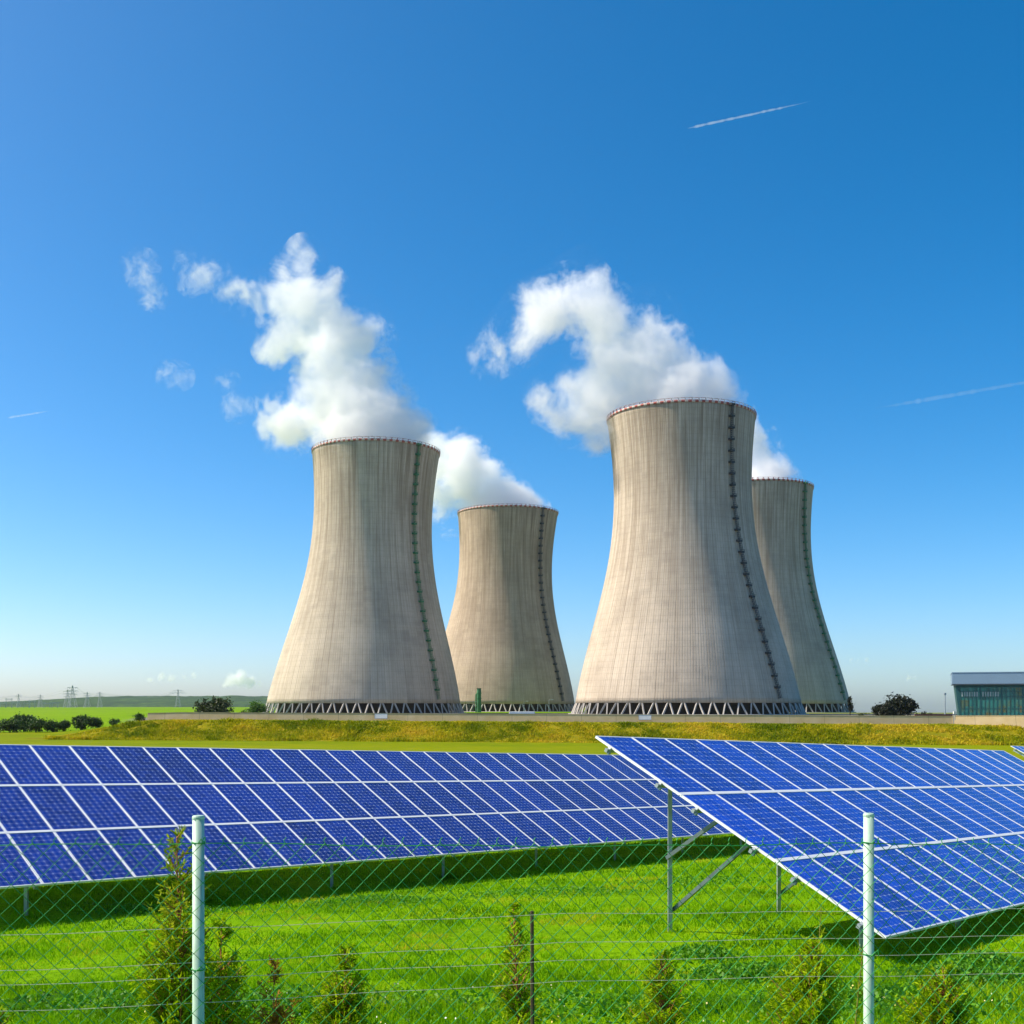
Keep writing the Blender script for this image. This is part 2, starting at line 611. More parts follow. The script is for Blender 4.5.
def crown_points(lobes, n, r=rng, hollow=0.25):
    """lobes: (x,y,z,rx,ry,rz)"""
    L = np.array(lobes, float)
    w = (L[:, 3] * L[:, 4] * L[:, 5]) ** 0.7
    idx = r.choice(len(L), n, p=w / w.sum())
    d = r.normal(size=(n, 3)); d /= np.linalg.norm(d, axis=1)[:, None]
    rad = r.uniform(hollow, 1.0, (n, 1)) ** 0.6
    rad *= 1 + 0.22 * r.normal(size=(n, 1))
    P = L[idx, :3] + d * rad * L[idx, 3:6]
    # clumping: drop points where a noise says gap
    keep = np.array([mnoise.noise(Vector(p * 1.1 / max(0.4, L[:, 3].mean()))) > -0.22 for p in P])
    return P[keep]


def trunk_mb(h, r0, lean=(0, 0), limbs=4, spread=0.5, rr=random):
    mb = MB()
    pts = [Vector((lean[0] * t, lean[1] * t, h * t)) for t in (0, 0.35, 0.7, 1.0)]
    mb.tube(pts, r0, 7, taper=[1.25, 0.9, 0.65, 0.4])
    for k in range(limbs):
        a = 2 * math.pi * k / limbs + rr.uniform(-.4, .4)
        b = pts[1].lerp(pts[3], rr.uniform(0.1, 0.9))
        L = h * spread * rr.uniform(0.7, 1.2)
        mid = b + Vector((math.cos(a) * L * .5, math.sin(a) * L * .5, L * .45))
        end = b + Vector((math.cos(a) * L * .9, math.sin(a) * L * .9, L * 1.1))
        mb.tube([b, mid, end], r0 * 0.5, 5, taper=[1, .7, .3])
    return mb


M['bark'] = plain('bark', (0.06, 0.045, 0.03), 0.9, 0, 0.3, 4)
M['leaf_dark'] = leafy('dark_bush_leaves', [(0.2, (0.010, 0.028, 0.006)), (0.5, (0.024, 0.065, 0.010)), (0.85, (0.09, 0.18, 0.018))], 0.25, 0.5)
M['leaf_black'] = leafy('black_green_leaves', [(0.2, (0.003, 0.006, 0.002)), (0.5, (0.007, 0.013, 0.004)), (0.85, (0.018, 0.028, 0.007))], 0.1, 0.5)  # near-black green foliage
M['leaf_olive'] = leafy('olive_tree_leaves', [(0.2, (0.014, 0.026, 0.006)), (0.5, (0.035, 0.06, 0.010)), (0.85, (0.085, 0.11, 0.018))], 0.2, 0.4)
M['leaf_light'] = leafy('light_tree_leaves', [(0.2, (0.03, 0.09, 0.008)), (0.5, (0.07, 0.17, 0.014)), (0.85, (0.13, 0.24, 0.025))], 0.3, 0.4)


def make_tree(name, loc, lobes, n, leaf, mat, trunk_h, trunk_r, label, cat, group=None):
    t = empty(name, loc, label, cat, group)
    trunk_mb(trunk_h, trunk_r).build('trunk', M['bark'], t, smooth=True)
    P = crown_points(lobes, n)
    V, Q = quad_cloud(P, leaf)
    link_mesh('crown', np_mesh('crown', V, [Q]), mat, t)
    return t


def gz_at(x, y):
    return float(zt(x, y))


def bush_lobes(w, h, k):
    out = []
    for i in range(k):
        a = random.uniform(0, 6.28)
        rr = w * 0.32 * math.sqrt(random.random())
        hh = random.uniform(0.35, 0.68) * h
        s = random.uniform(0.26, 0.40) * w
        out.append((rr * math.cos(a), rr * math.sin(a), min(hh, h - s * 0.8), s, s, min(s * 0.85, h * 0.36)))
    out.append((0, 0, h * 0.3, w * 0.42, w * 0.38, h * 0.32))
    if k >= 9:
        for i in range(7):
            x = random.uniform(-.42, .42) * w
            out.append((x, random.uniform(-.2, .2) * w, h * (.86 - abs(x) / w * .55), w * .07, w * .07, h * random.uniform(.12, .22)))
    return out


def bush_px(pxc, pytop, pybase, wpx, Y, mat, label, cat, name, k=8, n=4200, leaf=None, group=None):
    p = at(pxc, pybase, Y)
    z0 = gz_at(p.x, Y)
    h = EYE + (HOR - pytop) / F * Y - z0
    w = wpx / F * Y
    return make_tree(name, (p.x, Y, z0), bush_lobes(w, h, k), n, leaf or max(0.16, h * 0.06), mat, h * 0.5, max(0.06, h * 0.03), label, cat, group)


bush_px(10, 717, 734, 30, 236, M['leaf_dark'], 'broad dark bush at the far left edge of the hedge row', 'bush', 'bush', group='bushes along the foot of the field')
bush_px(24, 712.5, 733, 17, 244, M['leaf_dark'], 'tallest dark bush, rising behind the hedge row at the left', 'bush', 'bush', group='bushes along the foot of the field')
bush_px(36, 717, 733, 22, 238, M['leaf_dark'], 'rounded dark bush in the middle of the left hedge row', 'bush', 'bush', group='bushes along the foot of the field')
bush_px(52, 719.5, 732, 16, 240, M['leaf_dark'], 'low dark bush beside the last bush of the left hedge row', 'bush', 'bush', group='bushes along the foot of the field')
bush_px(63, 720, 732, 12, 242, M['leaf_dark'], 'small end bush of the left hedge row with open grass after it', 'bush', 'bush', group='bushes along the foot of the field')
bush_px(81, 714, 730, 17, 240, M['leaf_dark'], 'tall round bush standing alone right of the hedge row', 'bush', 'bush', group='bushes along the foot of the field')
bush_px(97, 717, 729, 13, 242, M['leaf_dark'], 'lower round bush close beside the tall lone bush', 'bush', 'bush', group='bushes along the foot of the field')
bush_px(115, 718, 728, 11, 242, M['leaf_dark'], 'small ragged bush at the foot of the grassy bank', 'bush', 'bush', n=1200, group='bushes along the foot of the field')
bush_px(139, 712, 722, 12, 236, M['leaf_dark'], 'small dark bush beside the left end of the concrete wall', 'bush', 'bush', n=1400, group='bushes along the foot of the field')
bush_px(211.5, 696, 715, 33, 300, M['leaf_olive'], 'dark olive spreading tree behind the concrete wall', 'tree', 'broadleaf_tree', k=9, n=7000)
bush_px(256, 699, 715, 22, 320, M['leaf_light'], 'light green small tree left of the nearest tower base', 'tree', 'broadleaf_tree', k=7, n=2600)
bush_px(243, 708, 714, 8, 300, M['leaf_dark'], 'tiny dark shrub below the light green tree', 'shrub', 'shrub', k=4, n=500)
bush_px(885, 702.5, 718, 21, 300, M['leaf_black'], 'black-green bushy tree, left half of the dark clump', 'tree', 'broadleaf_tree', k=9, n=7800)
bush_px(901, 694.5, 718, 28, 305, M['leaf_black'], 'taller black-green tree with ragged top, right half of the dark clump', 'tree', 'broadleaf_tree', k=9, n=8400)
bush_px(923, 710, 718, 9, 310, M['leaf_black'], 'small dark shrub right of the dark tree clump', 'shrub', 'shrub', k=4, n=600)
bush_px(930, 712, 718, 8, 312, M['leaf_black'], 'lowest dark shrub in front of the red brick wall', 'shrub', 'shrub', k=4, n=500)
bush_px(862, 711, 718, 12, 330, M['leaf_olive'], 'low olive shrub between tower foot and dark trees', 'shrub', 'shrub', k=4, n=700)


# ------------------------------------------------------------------ concrete wall along the bank, signs
def mat_wall():
    t = NT('retaining_wall_concrete')
    co = t.coord()
    x, y, z = t.sep(co)
    fr = t.math('ABSOLUTE', t.math('SUBTRACT', t.math('FRACT', t.math('DIVIDE', x, 6.0)), 0.5))
    j = t.maprange(fr, 0.012, 0.0)
    a = t.noise(t.comb(t.math('MULTIPLY', x, 0.5), 0.0, t.math('MULTIPLY', z, 0.6)), 1.0, 5)
    col = t.ramp(a, [(0.3, (0.56, 0.41, 0.20)), (0.7, (0.66, 0.51, 0.29))])
    col = t.mix(t.math('MULTIPLY', j, 0.5), col, (0.12, 0.10, 0.07))
    return t.bsdf(col, 0.9, spec=0.2)


M['wall'] = mat_wall()


def wall_thing(p0, p1, h0, h1, label):
    """p: (x,y) ends; base follows the bank top"""
    L = (Vector((p1[0], p1[1], 0)) - Vector((p0[0], p0[1], 0))).length
    mb = MB(); cap = MB()
    n = 24
    x0, y0 = p0; x1, y1 = p1
    zr = gz_at(x0, y0)
    d = Vector((x1 - x0, y1 - y0, 0)).normalized(); s = Vector((-d.y, d.x, 0)) * 0.15
    for i in range(n):
        a, b = i / n, (i + 1) / n
        A = Vector((x0 + (x1 - x0) * a, y0 + (y1 - y0) * a, 0)); B = Vector((x0 + (x1 - x0) * b, y0 + (y1 - y0) * b, 0))
        za, zb = gz_at(A.x, 200) , gz_at(B.x, 200)
        ha, hb = h0 + (h1 - h0) * a, h0 + (h1 - h0) * b
        dz = Vector((0, 0, 1))
        bt = s * 4.2  # batter added so the front face catches more sun
        mb.hexa([A - bt + dz * (za - .8), B - bt + dz * (zb - .8), B + s + dz * (zb - .8), A + s + dz * (za - .8),
                 A - s + dz * (za + ha), B - s + dz * (zb + hb), B + s + dz * (zb + hb), A + s + dz * (za + ha)])
        c = s * 1.25
        cap.hexa([A - c + dz * (za + ha), B - c + dz * (zb + hb), B + c + dz * (zb + hb), A + c + dz * (za + ha),
                  A - c + dz * (za + ha + .1), B - c + dz * (zb + hb + .1), B + c + dz * (zb + hb + .1), A + c + dz * (za + ha + .1)])
    o = Vector((x0, y0, zr))
    w = mb.build('concrete_wall', M['wall'], origin=o)
    tag(w, label, 'wall')
    cp = cap.build('coping', M['wall'], origin=o)
    cp.parent = w
    cp.location = (0, 0, 0)
    return w


wall_thing((-63, 200), (76.2, 200), 1.15, 1.4, 'long low beige concrete wall along the top of the grassy bank')
wall_thing((76.4, 199.6), (112, 186), 1.45, 2.0, 'brighter short concrete wall section in front of the glazed hall')

M['sign'] = plain('white_sign_enamel', (0.72, 0.70, 0.70), 0.5, 0, 0.05, 2)
for px, lab in ((381, 'blank white plate on the concrete wall below the left tower'), (645, 'blank white plate on the concrete wall below the big tower')):
    p = at(px, 716.2 if px < 500 else 717.5, 199.42)
    t = MB(); t.box((-1.05, -.03, -.38), (1.05, .03, .38))
    o = t.build('wall_sign', M['sign'])
    o.location = p
    o.rotation_euler = (-.247, 0, 0)
    tag(o, lab, 'sign', 'white plates on the concrete wall')
    f = MB()
    for a, b in (((-1.1, -.045, .38), (1.1, .035, .44)), ((-1.1, -.045, -.44), (1.1, .035, -.38)), ((-1.11, -.045, -.38), (-1.05, .035, .38)), ((1.05, -.045, -.38), (1.11, .035, .38))):
        f.box(a, b)
    f.build('frame', M['galv'], o)


# ------------------------------------------------------------------ cooling towers
PROF_Z = np.array([116, 112, 105, 98, 91.4, 85, 78, 71, 64.7, 58, 51.3, 43, 35.2, 26, 17.8, 9, 1.2])
PROF_R = np.array([30.2, 29.6, 28.9, 28.4, 28.1, 28.0, 28.25, 28.9, 29.8, 31.0, 32.5, 34.5, 36.8, 39.4, 41.8, 44.0, 45.7])
_pf = np.polyfit(PROF_Z / 100, PROF_R, 6)


def rad(z):
    return float(np.polyval(_pf, z / 100))


GZ0 = -3.3               # yard level, eye-relative


def make_shell():
    nz, na = 56, 160
    v = []; f = []
    zs = np.linspace(1.2, 116, nz)
    for off in (0.0, -0.9):
        for z in zs:
            r = rad(z) + off
            for k in range(na):
                a = 2 * math.pi * k / na
                v.append((r * math.sin(a), r * math.cos(a), z - GZ0))
    n = nz * na
    i0 = (np.arange(nz - 1)[:, None] * na + np.arange(na)[None, :])
    i1 = (np.arange(nz - 1)[:, None] * na + (np.arange(na)[None, :] + 1) % na)
    outer = np.stack([i1, i0, i0 + na, i1 + na], -1).reshape(-1, 4)
    inner = np.stack([i0 + n, i1 + n, i1 + na + n, i0 + na + n], -1).reshape(-1, 4)
    k = np.arange(na); k1 = (k + 1) % na
    bot = np.stack([k, k1, k1 + n, k + n], -1)
    tb = (nz - 1) * na
    top = np.stack([k1 + tb, k + tb, k + tb + n, k1 + tb + n], -1)
    me = np_mesh('shell', v, [outer, inner, bot, top])
    return me


shell_me = make_shell()


def ring_mesh(name, r0, r1, z0, z1, na=144):
    v = []
    for r, z in ((r1, z0), (r1, z1), (r0, z1), (r0, z0)):
        for k in range(na):
            a = 2 * math.pi * k / na
            v.append((r * math.sin(a), r * math.cos(a), z))
    k = np.arange(na); k1 = (k + 1) % na
    f = [np.stack([k1 + i * na, k + i * na, k + ((i + 1) % 4) * na, k1 + ((i + 1) % 4) * na], -1) for i in range(4)]
    return np_mesh(name, v, f)


def strut_mesh(i, n=53):
    """one V of two inclined legs"""
    mb = MB()
    zb, zt_ = 0.0, 1.25 - GZ0 + 0.02
    rb, rt = 47.3, 45.3
    st = 2 * math.pi / n
    a0 = i * st
    for s in (-1, 1):
        b = a0 + s * st * 0.36
        t = a0 + s * st * 0.07
        # heads close together, feet apart
        mb.bar((rb * math.sin(b), rb * math.cos(b), zb), (rt * math.sin(t), rt * math.cos(t), zt_), 0.47, 0.62)
    return mb.mesh('diagonal_strut')


NSTRUT = 53
strut_mes = [strut_mesh(i) for i in range(NSTRUT)]
for sm_ in strut_mes: sm_.materials.append(M['strut'])
rim_me = ring_mesh('rim_ring', rad(116) - 0.7, rad(116) + 0.22, 115.1 - GZ0, 116.0 - GZ0)
rail_mb = MB()
for k in range(72):
    a = 2 * math.pi * k / 72
    r = rad(116) + 0.2
    rail_mb.bar((r * math.sin(a), r * math.cos(a), 116.0 - GZ0), (r * math.sin(a), r * math.cos(a), 116.75 - GZ0), 0.30, 0.30)
for z in (116.72,):
    pts = [(r * math.sin(2 * math.pi * k / 72), r * math.cos(2 * math.pi * k / 72), z - GZ0) for k in range(73)]
    rail_mb.tube(pts, 0.09, 5, caps=False)
rail_me = rail_mb.mesh('rim_railing')
fill_me = ring_mesh('fill_packing', 37.5, 41.0, 0.0, 8.0, 96)
sill_me = ring_mesh('basin_kerb', 47.9, 48.7, -0.6, 0.25, 120)
rim_me.materials.append(M['rim']); rail_me.materials.append(M['rim']); fill_me.materials.append(M['darkfill']); sill_me.materials.append(M['strut'])


def sheared(me, k):
    me = me.copy()
    n = len(me.vertices)
    co = np.empty(n * 3, np.float32); me.vertices.foreach_get('co', co); co = co.reshape(-1, 3)
    co[:, 0] += k * np.maximum(co[:, 2] - 4.0, 0)
    me.vertices.foreach_set('co', co.ravel()); me.update()
    return me


def ladder(parent, ang_top, ang_bot, mat, side_dir, sk):
    """climbs the shell; angles measured from the direction towards the camera, to the right"""
    mb = MB(); land = []
    N = 26
    pts = []
    for i in range(N + 1):
        f = i / N
        z = 3.0 + (115.5 - 3.0) * f
        a = ang_bot + (ang_top - ang_bot) * f
        th = side_dir + a
        r = rad(z) + 0.75
        pts.append((th, r, z - GZ0))
    def P(th, r, z): return Vector((r * math.sin(th), r * math.cos(th), z))
    for i in range(N):
        th, r, z = pts[i]; th2, r2, z2 = pts[i + 1]
        for s in (-.38, .38):
            mb.bar(P(th + s / r, r, z), P(th2 + s / r2, r2, z2), 0.21)
            mb.bar(P(th + s / r, r + .7, z), P(th2 + s / r2, r2 + .7, z2), 0.16)
        for k in range(6):
            g = k / 6
            a = th + (th2 - th) * g; b = r + (r2 - r) * g; c = z + (z2 - z) * g
            mb.bar(P(a - (.38) / b, b, c), P(a + (.38) / b, b, c), 0.16)
            mb.bar(P(a - (.38) / b, b + .7, c), P(a + (.38) / b, b + .7, c), 0.1)
            mb.bar(P(a + (.38) / b, b, c), P(a + (.38) / b, b + .7, c), 0.1)
        mb.bar(P(th, r, z), P(th, r - 1.0, z), 0.2)
    mb.v = [(x + sk * max(z - 4, 0), y, z) for x, y, z in mb.v]
    lad = mb.build('ladder', mat, parent)
    for i in range(1, N + 1):
        th, r, z = pts[i]
        pf = MB()
        A = Matrix.Rotation(-th, 4, 'Z'); A.translation = P(th, r, z - 0.7)
        pf.box((-1.0, -.75, 0), (.95, .9, .75), A)
        for (x, y) in ((-.9, .9), (.8, .9), (-.9, -.6)):
            pf.box((x - .06, y - .06, .30), (x + .06, y + .06, 1.3), A)
        pf.box((-.92, .86, 1.1), (.82, .95, 1.25), A)
        pf.v = [(x + sk * max(z - 4, 0), y, z) for x, y, z in pf.v]
        pf.build('landing', mat, lad)


towers = []
for (pxb, pxr, D, mi_, lad_top, lad_bot, lm, label, wide) in (
    (364.3, 376.8, 529.5, 0, .62, .72, 'greenladder', 'left pale concrete cooling tower with green ladder, steam streaming up and left', .962),
    (498.8, 508.0, 696.0, 1, .66, .80, 'blackladder', 'smallest brown-stained cooling tower behind and right of the left one', 1.0),
    (686.8, 680.6, 467.0, 0, .64, .76, 'blackladder', 'largest nearest cooling tower with dark ladder, above the right solar table', .985),
    (762.5, 755.8, 619.0, 0, .82, .90, 'greenladder', 'shaded grey cooling tower half hidden behind the largest one, green ladder', .99),
):
    base = at(pxb, HOR, D); base.z = EYE + GZ0
    t = empty('cooling_tower', base, label, 'cooling tower', 'four cooling towers of the power station')
    lean = math.atan(((pxr - pxb) / F * D) / 116.0)
    lean = math.tan(lean)
    t.scale = (wide, wide, 1)
    to_cam = math.atan2(-base.x, -base.y)
    me = sheared(shell_me, lean)
    me.materials.clear()
    o = link_mesh('shell', me, M['tower'][mi_], t, smooth=True)
    me.polygons.foreach_set('use_smooth', [True] * len(me.polygons))
    for nm, m_ in (('rim_ring', rim_me), ('rim_railing', rail_me), ('fill_packing', fill_me), ('basin_kerb', sill_me)):
        q = bpy.data.objects.new(nm, sheared(m_, lean)); C.objects.link(q); q.parent = t
    for m_ in strut_mes:
        q = bpy.data.objects.new('diagonal_strut', m_); C.objects.link(q); q.parent = t
    # right of the sight line = decreasing heading
    ladder(t, -math.asin(lad_top), -math.asin(lad_bot), M[lm], to_cam, lean)
    towers.append((t, base, D, lean))


# ------------------------------------------------------------------ steam
def plume(name, blobs, Y, spec, label, group=None, vox=1.6, seed=0, cat='steam'):
    """blobs: (px, py, r_px[, dy]) -> a closed skin filled with vapour whose density falls off, torn by noise, around the blobs.
    spec: (density, warp metres, erosion metres, noise size metres, softness metres, skin margin metres, shrink metres)"""
    dens, warp, eros, size, soft, margin, shrink = spec
    r_ = random.Random(seed)
    cs = []
    for b in blobs:
        px, py, rp = b[:3]
        dy = b[3] if len(b) > 3 else r_.uniform(-.5, .5) * rp * Y / F
        cs.append((at(px, py, Y + dy), rp / F * (Y + dy)))
    ctr = sum((c for c, r in cs), Vector()) / len(cs)
    bm = bmesh.new()
    for c, r in cs:
        bmesh.ops.create_icosphere(bm, subdivisions=3, radius=r + margin, matrix=Matrix.Translation(c - ctr))
    me = bpy.data.meshes.new(name)
    bm.to_mesh(me); bm.free()
    o = bpy.data.objects.new(name, me)
    C.objects.link(o)
    o.location = ctr
    md = o.modifiers.new('skin', 'REMESH')
    md.mode = 'VOXEL'; md.voxel_size = vox
    dg = bpy.context.evaluated_depsgraph_get()
    me2 = bpy.data.meshes.new_from_object(o.evaluated_get(dg))
    o.modifiers.clear()
    o.data = me2
    # vapour
    t = NT(name + '_vapour')
    co = t.coord()
    wn1 = t.n("ShaderNodeTexNoise")
    wn1.inputs['Scale'].default_value = 1 / (size * 1.5); wn1.inputs['Detail'].default_value = 2
    t.l(co, wn1.inputs['Vector'])
    v1 = t.n("ShaderNodeVectorMath", operation='SUBTRACT'); t.l(wn1.outputs['Color'], v1.inputs[0]); v1.inputs[1].default_value = (.5, .5, .5)
    v2 = t.n("ShaderNodeVectorMath", operation='MULTIPLY_ADD'); t.l(v1.outputs[0], v2.inputs[0]); v2.inputs[1].default_value = (warp * 2,) * 3; t.l(co, v2.inputs[2])
    p = v2.outputs[0]
    cur = None
    for c, r in cs:
        d = t.n("ShaderNodeVectorMath", operation='DISTANCE')
        t.l(p, d.inputs[0]); d.inputs[1].default_value = tuple(c - ctr)
        e = t.math('SUBTRACT', d.outputs['Value'], r - shrink)
        cur = e if cur is None else t.math('SMOOTH_MIN', cur, e, max(1.5, size * .12))
    off = t.n("ShaderNodeVectorMath", operation='ADD'); t.l(p, off.inputs[0]); off.inputs[1].default_value = (seed * 31.0, seed * 17.0, 5.0)
    n1 = t.noise(off.outputs[0], 1 / size, 6, 0.66)
    n2 = t.noise(off.outputs[0], 4.2 / size, 3, 0.7)
    val = t.math('SUBTRACT', t.math('ADD', t.math('MULTIPLY', t.math('SUBTRACT', n1, .5), eros * 4), t.math('MULTIPLY', t.math('SUBTRACT', n2, .5), eros * 1.5)), cur)
    d = t.math('ADD', t.math('MULTIPLY', t.maprange(val, 0, soft, 0, 1, True), dens * .32), t.math('MULTIPLY', t.maprange(val, soft * .7, soft * 3.2, 0, 1, True), dens))
    pv = t.n("ShaderNodeVolumePrincipled")
    pv.inputs['Color'].default_value = (1, 1, 1, 1)
    pv.inputs['Anisotropy'].default_value = 0.1
    t.l(d, pv.inputs['Density'])
    t.l(pv.outputs[0], t.out.inputs['Volume'])
    tr = t.n("ShaderNodeBsdfTransparent")
    df = t.n("ShaderNodeBsdfDiffuse")
    mx = t.n("ShaderNodeMixShader")
    mx.inputs[0].default_value = 0.004
    t.l(tr.outputs[0], mx.inputs[1]); t.l(df.outputs[0], mx.inputs[2])
    t.l(mx.outputs[0], t.out.inputs['Surface'])
    t.m.cycles.volume_step_rate = STEP
    me2.materials.append(t.m)
    tag(o, label, cat, group)
    return o


STEP = 0.22
ST = (0.095, 8.0, 11.0, 20.0, 2.4, 6.5, -2.0)
SW = (0.10, 6.0, 11.0, 8.0, 5.0, 4.5, -1.5)
SC = (0.07, 24.0, 17.0, 80.0, 30.0, 18.0, -2.0)
G = 'steam plumes from the cooling towers'
plume('steam_plume', [(377, 462, 48, 0), (376, 448, 46, 0), (362, 430, 47), (345, 408, 42), (335, 385, 33), (352, 390, 34), (332, 360, 32), (345, 345, 32), (325, 330, 34), (312, 308, 30), (300, 285, 22),
                       (301, 265, 11), (305, 254, 7), (297, 420, 26), (283, 428, 17), (280, 408, 12), (318, 400, 26), (290, 335, 21), (275, 345, 12), (275, 302, 19), (257, 298, 13), (242, 299, 11), (232, 296, 8),
                       (366, 325, 15), (376, 338, 10), (325, 292, 15), (372, 375, 18), (392, 405, 20), (406, 428, 20), (420, 437, 10)],
      530, ST, 'tall billowing white plume above the left cooling tower', G, 1.5, 1)
plume('steam_plume', [(508, 524, 38, 0), (504, 513, 33, 0), (498, 500, 30), (482, 485, 27), (465, 470, 28), (455, 456, 20), (448, 492, 18), (438, 470, 24), (440, 512, 10), (424, 440, 18), (436, 452, 21), (412, 428, 14), (445, 524, 7)],
      696, ST, 'short white plume drifting left from the smallest rear tower', G, 1.8, 2)
plume('steam_plume', [(680, 432, 56, 0), (681, 414, 54, 0), (705, 396, 28, 0), (670, 392, 36), (645, 380, 36), (632, 352, 34), (646, 328, 23), (652, 314, 14), (612, 348, 33), (622, 336, 26), (600, 324, 31), (580, 306, 27), (553, 308, 24),
                       (533, 322, 23), (517, 335, 19), (503, 347, 16), (490, 357, 11), (574, 278, 11), (584, 269, 7), (592, 292, 14), (610, 392, 30), (588, 412, 22), (570, 418, 18), (553, 408, 12), (545, 398, 8), (596, 430, 14), (578, 385, 13), (530, 308, 14), (662, 350, 20)],
      467, ST, 'wide white plume curling left above the largest cooling tower', G, 1.35, 3)
plume('steam_plume', [(757, 502, 42, 0), (758, 489, 33, 0), (760, 470, 22), (755, 450, 18), (747, 438, 15), (735, 432, 20), (722, 415, 18), (704, 405, 16), (768, 478, 13)],
      619, ST, 'plume rising behind the right shoulder of the largest tower', G, 1.6, 4)
G2 = 'torn wisps of steam at the upper left'
plume('steam_wisp', [(144, 266, 9), (140, 276, 8), (147, 285, 6), (152, 296, 8), (133, 268, 5)], 530, SW, 'torn leftmost wisp of steam, hanging alone in the sky', G2, 0.8, 5)
plume('steam_wisp', [(187, 262, 7), (194, 274, 10), (205, 275, 9), (217, 272, 7), (190, 282, 6)], 530, SW, 'torn wisp of steam between the leftmost wisp and the tall plume', G2, 0.8, 6)
plume('steam_wisp', [(236, 408, 7), (246, 405, 5), (226, 382, 6)], 530, SW, 'faint scrap of steam left of the left tower top', G2, 0.8, 7)
plume('steam_wisp', [(168, 374, 6), (180, 376, 6), (174, 375, 6)], 530, SW, 'faint flat scrap of steam low in the left sky', G2, 0.8, 8)

# small fair-weather clouds far off
plume('cloud', [(232, 680, 8), (241, 678, 9), (251, 681, 7), (258, 684, 4), (226, 684, 4)], 7000, SC, 'small puffy white cloud low beside the left tower', 'low distant clouds', 10, 9, 'cloud')
plume('cloud', [(150, 679, 4), (161, 677, 5), (172, 678, 5), (184, 676, 4), (193, 675, 4)], 7000, SC, 'thin long pale cloud low over the left ridge', 'low distant clouds', 9, 10, 'cloud')
plume('cloud', [(851, 660.5, 3), (858, 660, 3.4), (866, 660.3, 3)], 7000, SC, 'tiny bright cloud right of the shaded tower', 'low distant clouds', 6, 11, 'cloud')
plume('cloud', [(901, 678, 2.6), (908, 677.7, 3), (915, 677.7, 2.6)], 7000, SC, 'tiny faint cloud above the dark tree clump', 'low distant clouds', 6, 12, 'cloud')


def contrail(p0, p1, Y, w0, w1, label, mat):
    A = at(*p0, Y); B = at(*p1, Y)
    mb = MB()
    n = 40
    pts = []; tp = []
    for i in range(n + 1):
        f = i / n
        p = A.lerp(B, f)
        p.z += mnoise.noise(Vector((f * 9, Y * .01, 0))) * 4 * (0.3 + f)
        pts.append(p)
        tp.append(max(0.05, (w0 + (w1 - w0) * f) * (1 + 0.75 * mnoise.noise(Vector((f * 31, 1, Y + p0[0])))) * min(1, f * 12 + .1) * min(1, (1 - f) * 3 + .05)))
    mb.tube(pts, 1.0, 10, taper=tp)
    o = mb.build('contrail', mat, smooth=True, origin=A)
    tag(o, label, 'contrail', 'aircraft trails in the sky')


contrail((687, 128.5), (815, 100.5), 9000, 10, 7, 'bright sharp aircraft trail high at the upper right', M['contrail'])
contrail((7, 418), (52, 410.5), 9000, 8, 6, 'short aircraft trail at the left edge of the sky', M['contrail'])
contrail((1040, 380), (872, 409), 9000, 11, 20, 'pale aircraft trail at the right edge of the sky', M['old_contrail'])


# ------------------------------------------------------------------ glazed hall and small things at the power station
def mat_glass_teal():
    t = NT('teal_facade_glass')
    co = t.coord()
    x, y, z = t.sep(co)
    wn_ = t.n("ShaderNodeTexWhiteNoise"); wn_.noise_dimensions = '3D'
    t.l(t.comb(t.math('FLOOR', t.math('DIVIDE', x, 1.0)), 0.0, t.math('FLOOR', t.math('DIVIDE', z, 1.6))), wn_.inputs['Vector'])
    nz = t.noise(co, 0.22, 3)
    f = t.math('ADD', t.math('MULTIPLY', wn_.outputs['Value'], 0.35), t.math('MULTIPLY', nz, 0.7))
    col = t.ramp(f, [(0.25, (0.010, 0.09, 0.08)), (0.55, (0.03, 0.20, 0.17)), (0.72, (0.10, 0.13, 0.06)), (0.85, (0.20, 0.14, 0.06))])
    return t.bsdf(col, 0.18, spec=0.5)


M['teal'] = mat_glass_teal()
M['fascia'] = plain('pale_grey_cladding', (0.22, 0.33, 0.43), 0.5, 0.1, 0.05, 0.2)
M['mullion'] = plain('dark_green_mullion', (0.02, 0.10, 0.10), 0.5, 0.2, 0.1, 1)
M['pale'] = plain('white_paint', (0.75, 0.75, 0.73), 0.5, 0, 0.06, 1)
M['brick'] = plain('red_brick_far', (0.20, 0.075, 0.045), 0.9, 0, 0.25, 0.7)
M['darkmetal'] = plain('dark_grey_metal', (0.16, 0.17, 0.18), 0.5, 0.5, 0.1, 2)
M['paleblind'] = plain('pale_blind', (0.30, 0.38, 0.36), 0.6, 0, 0.1, 1)


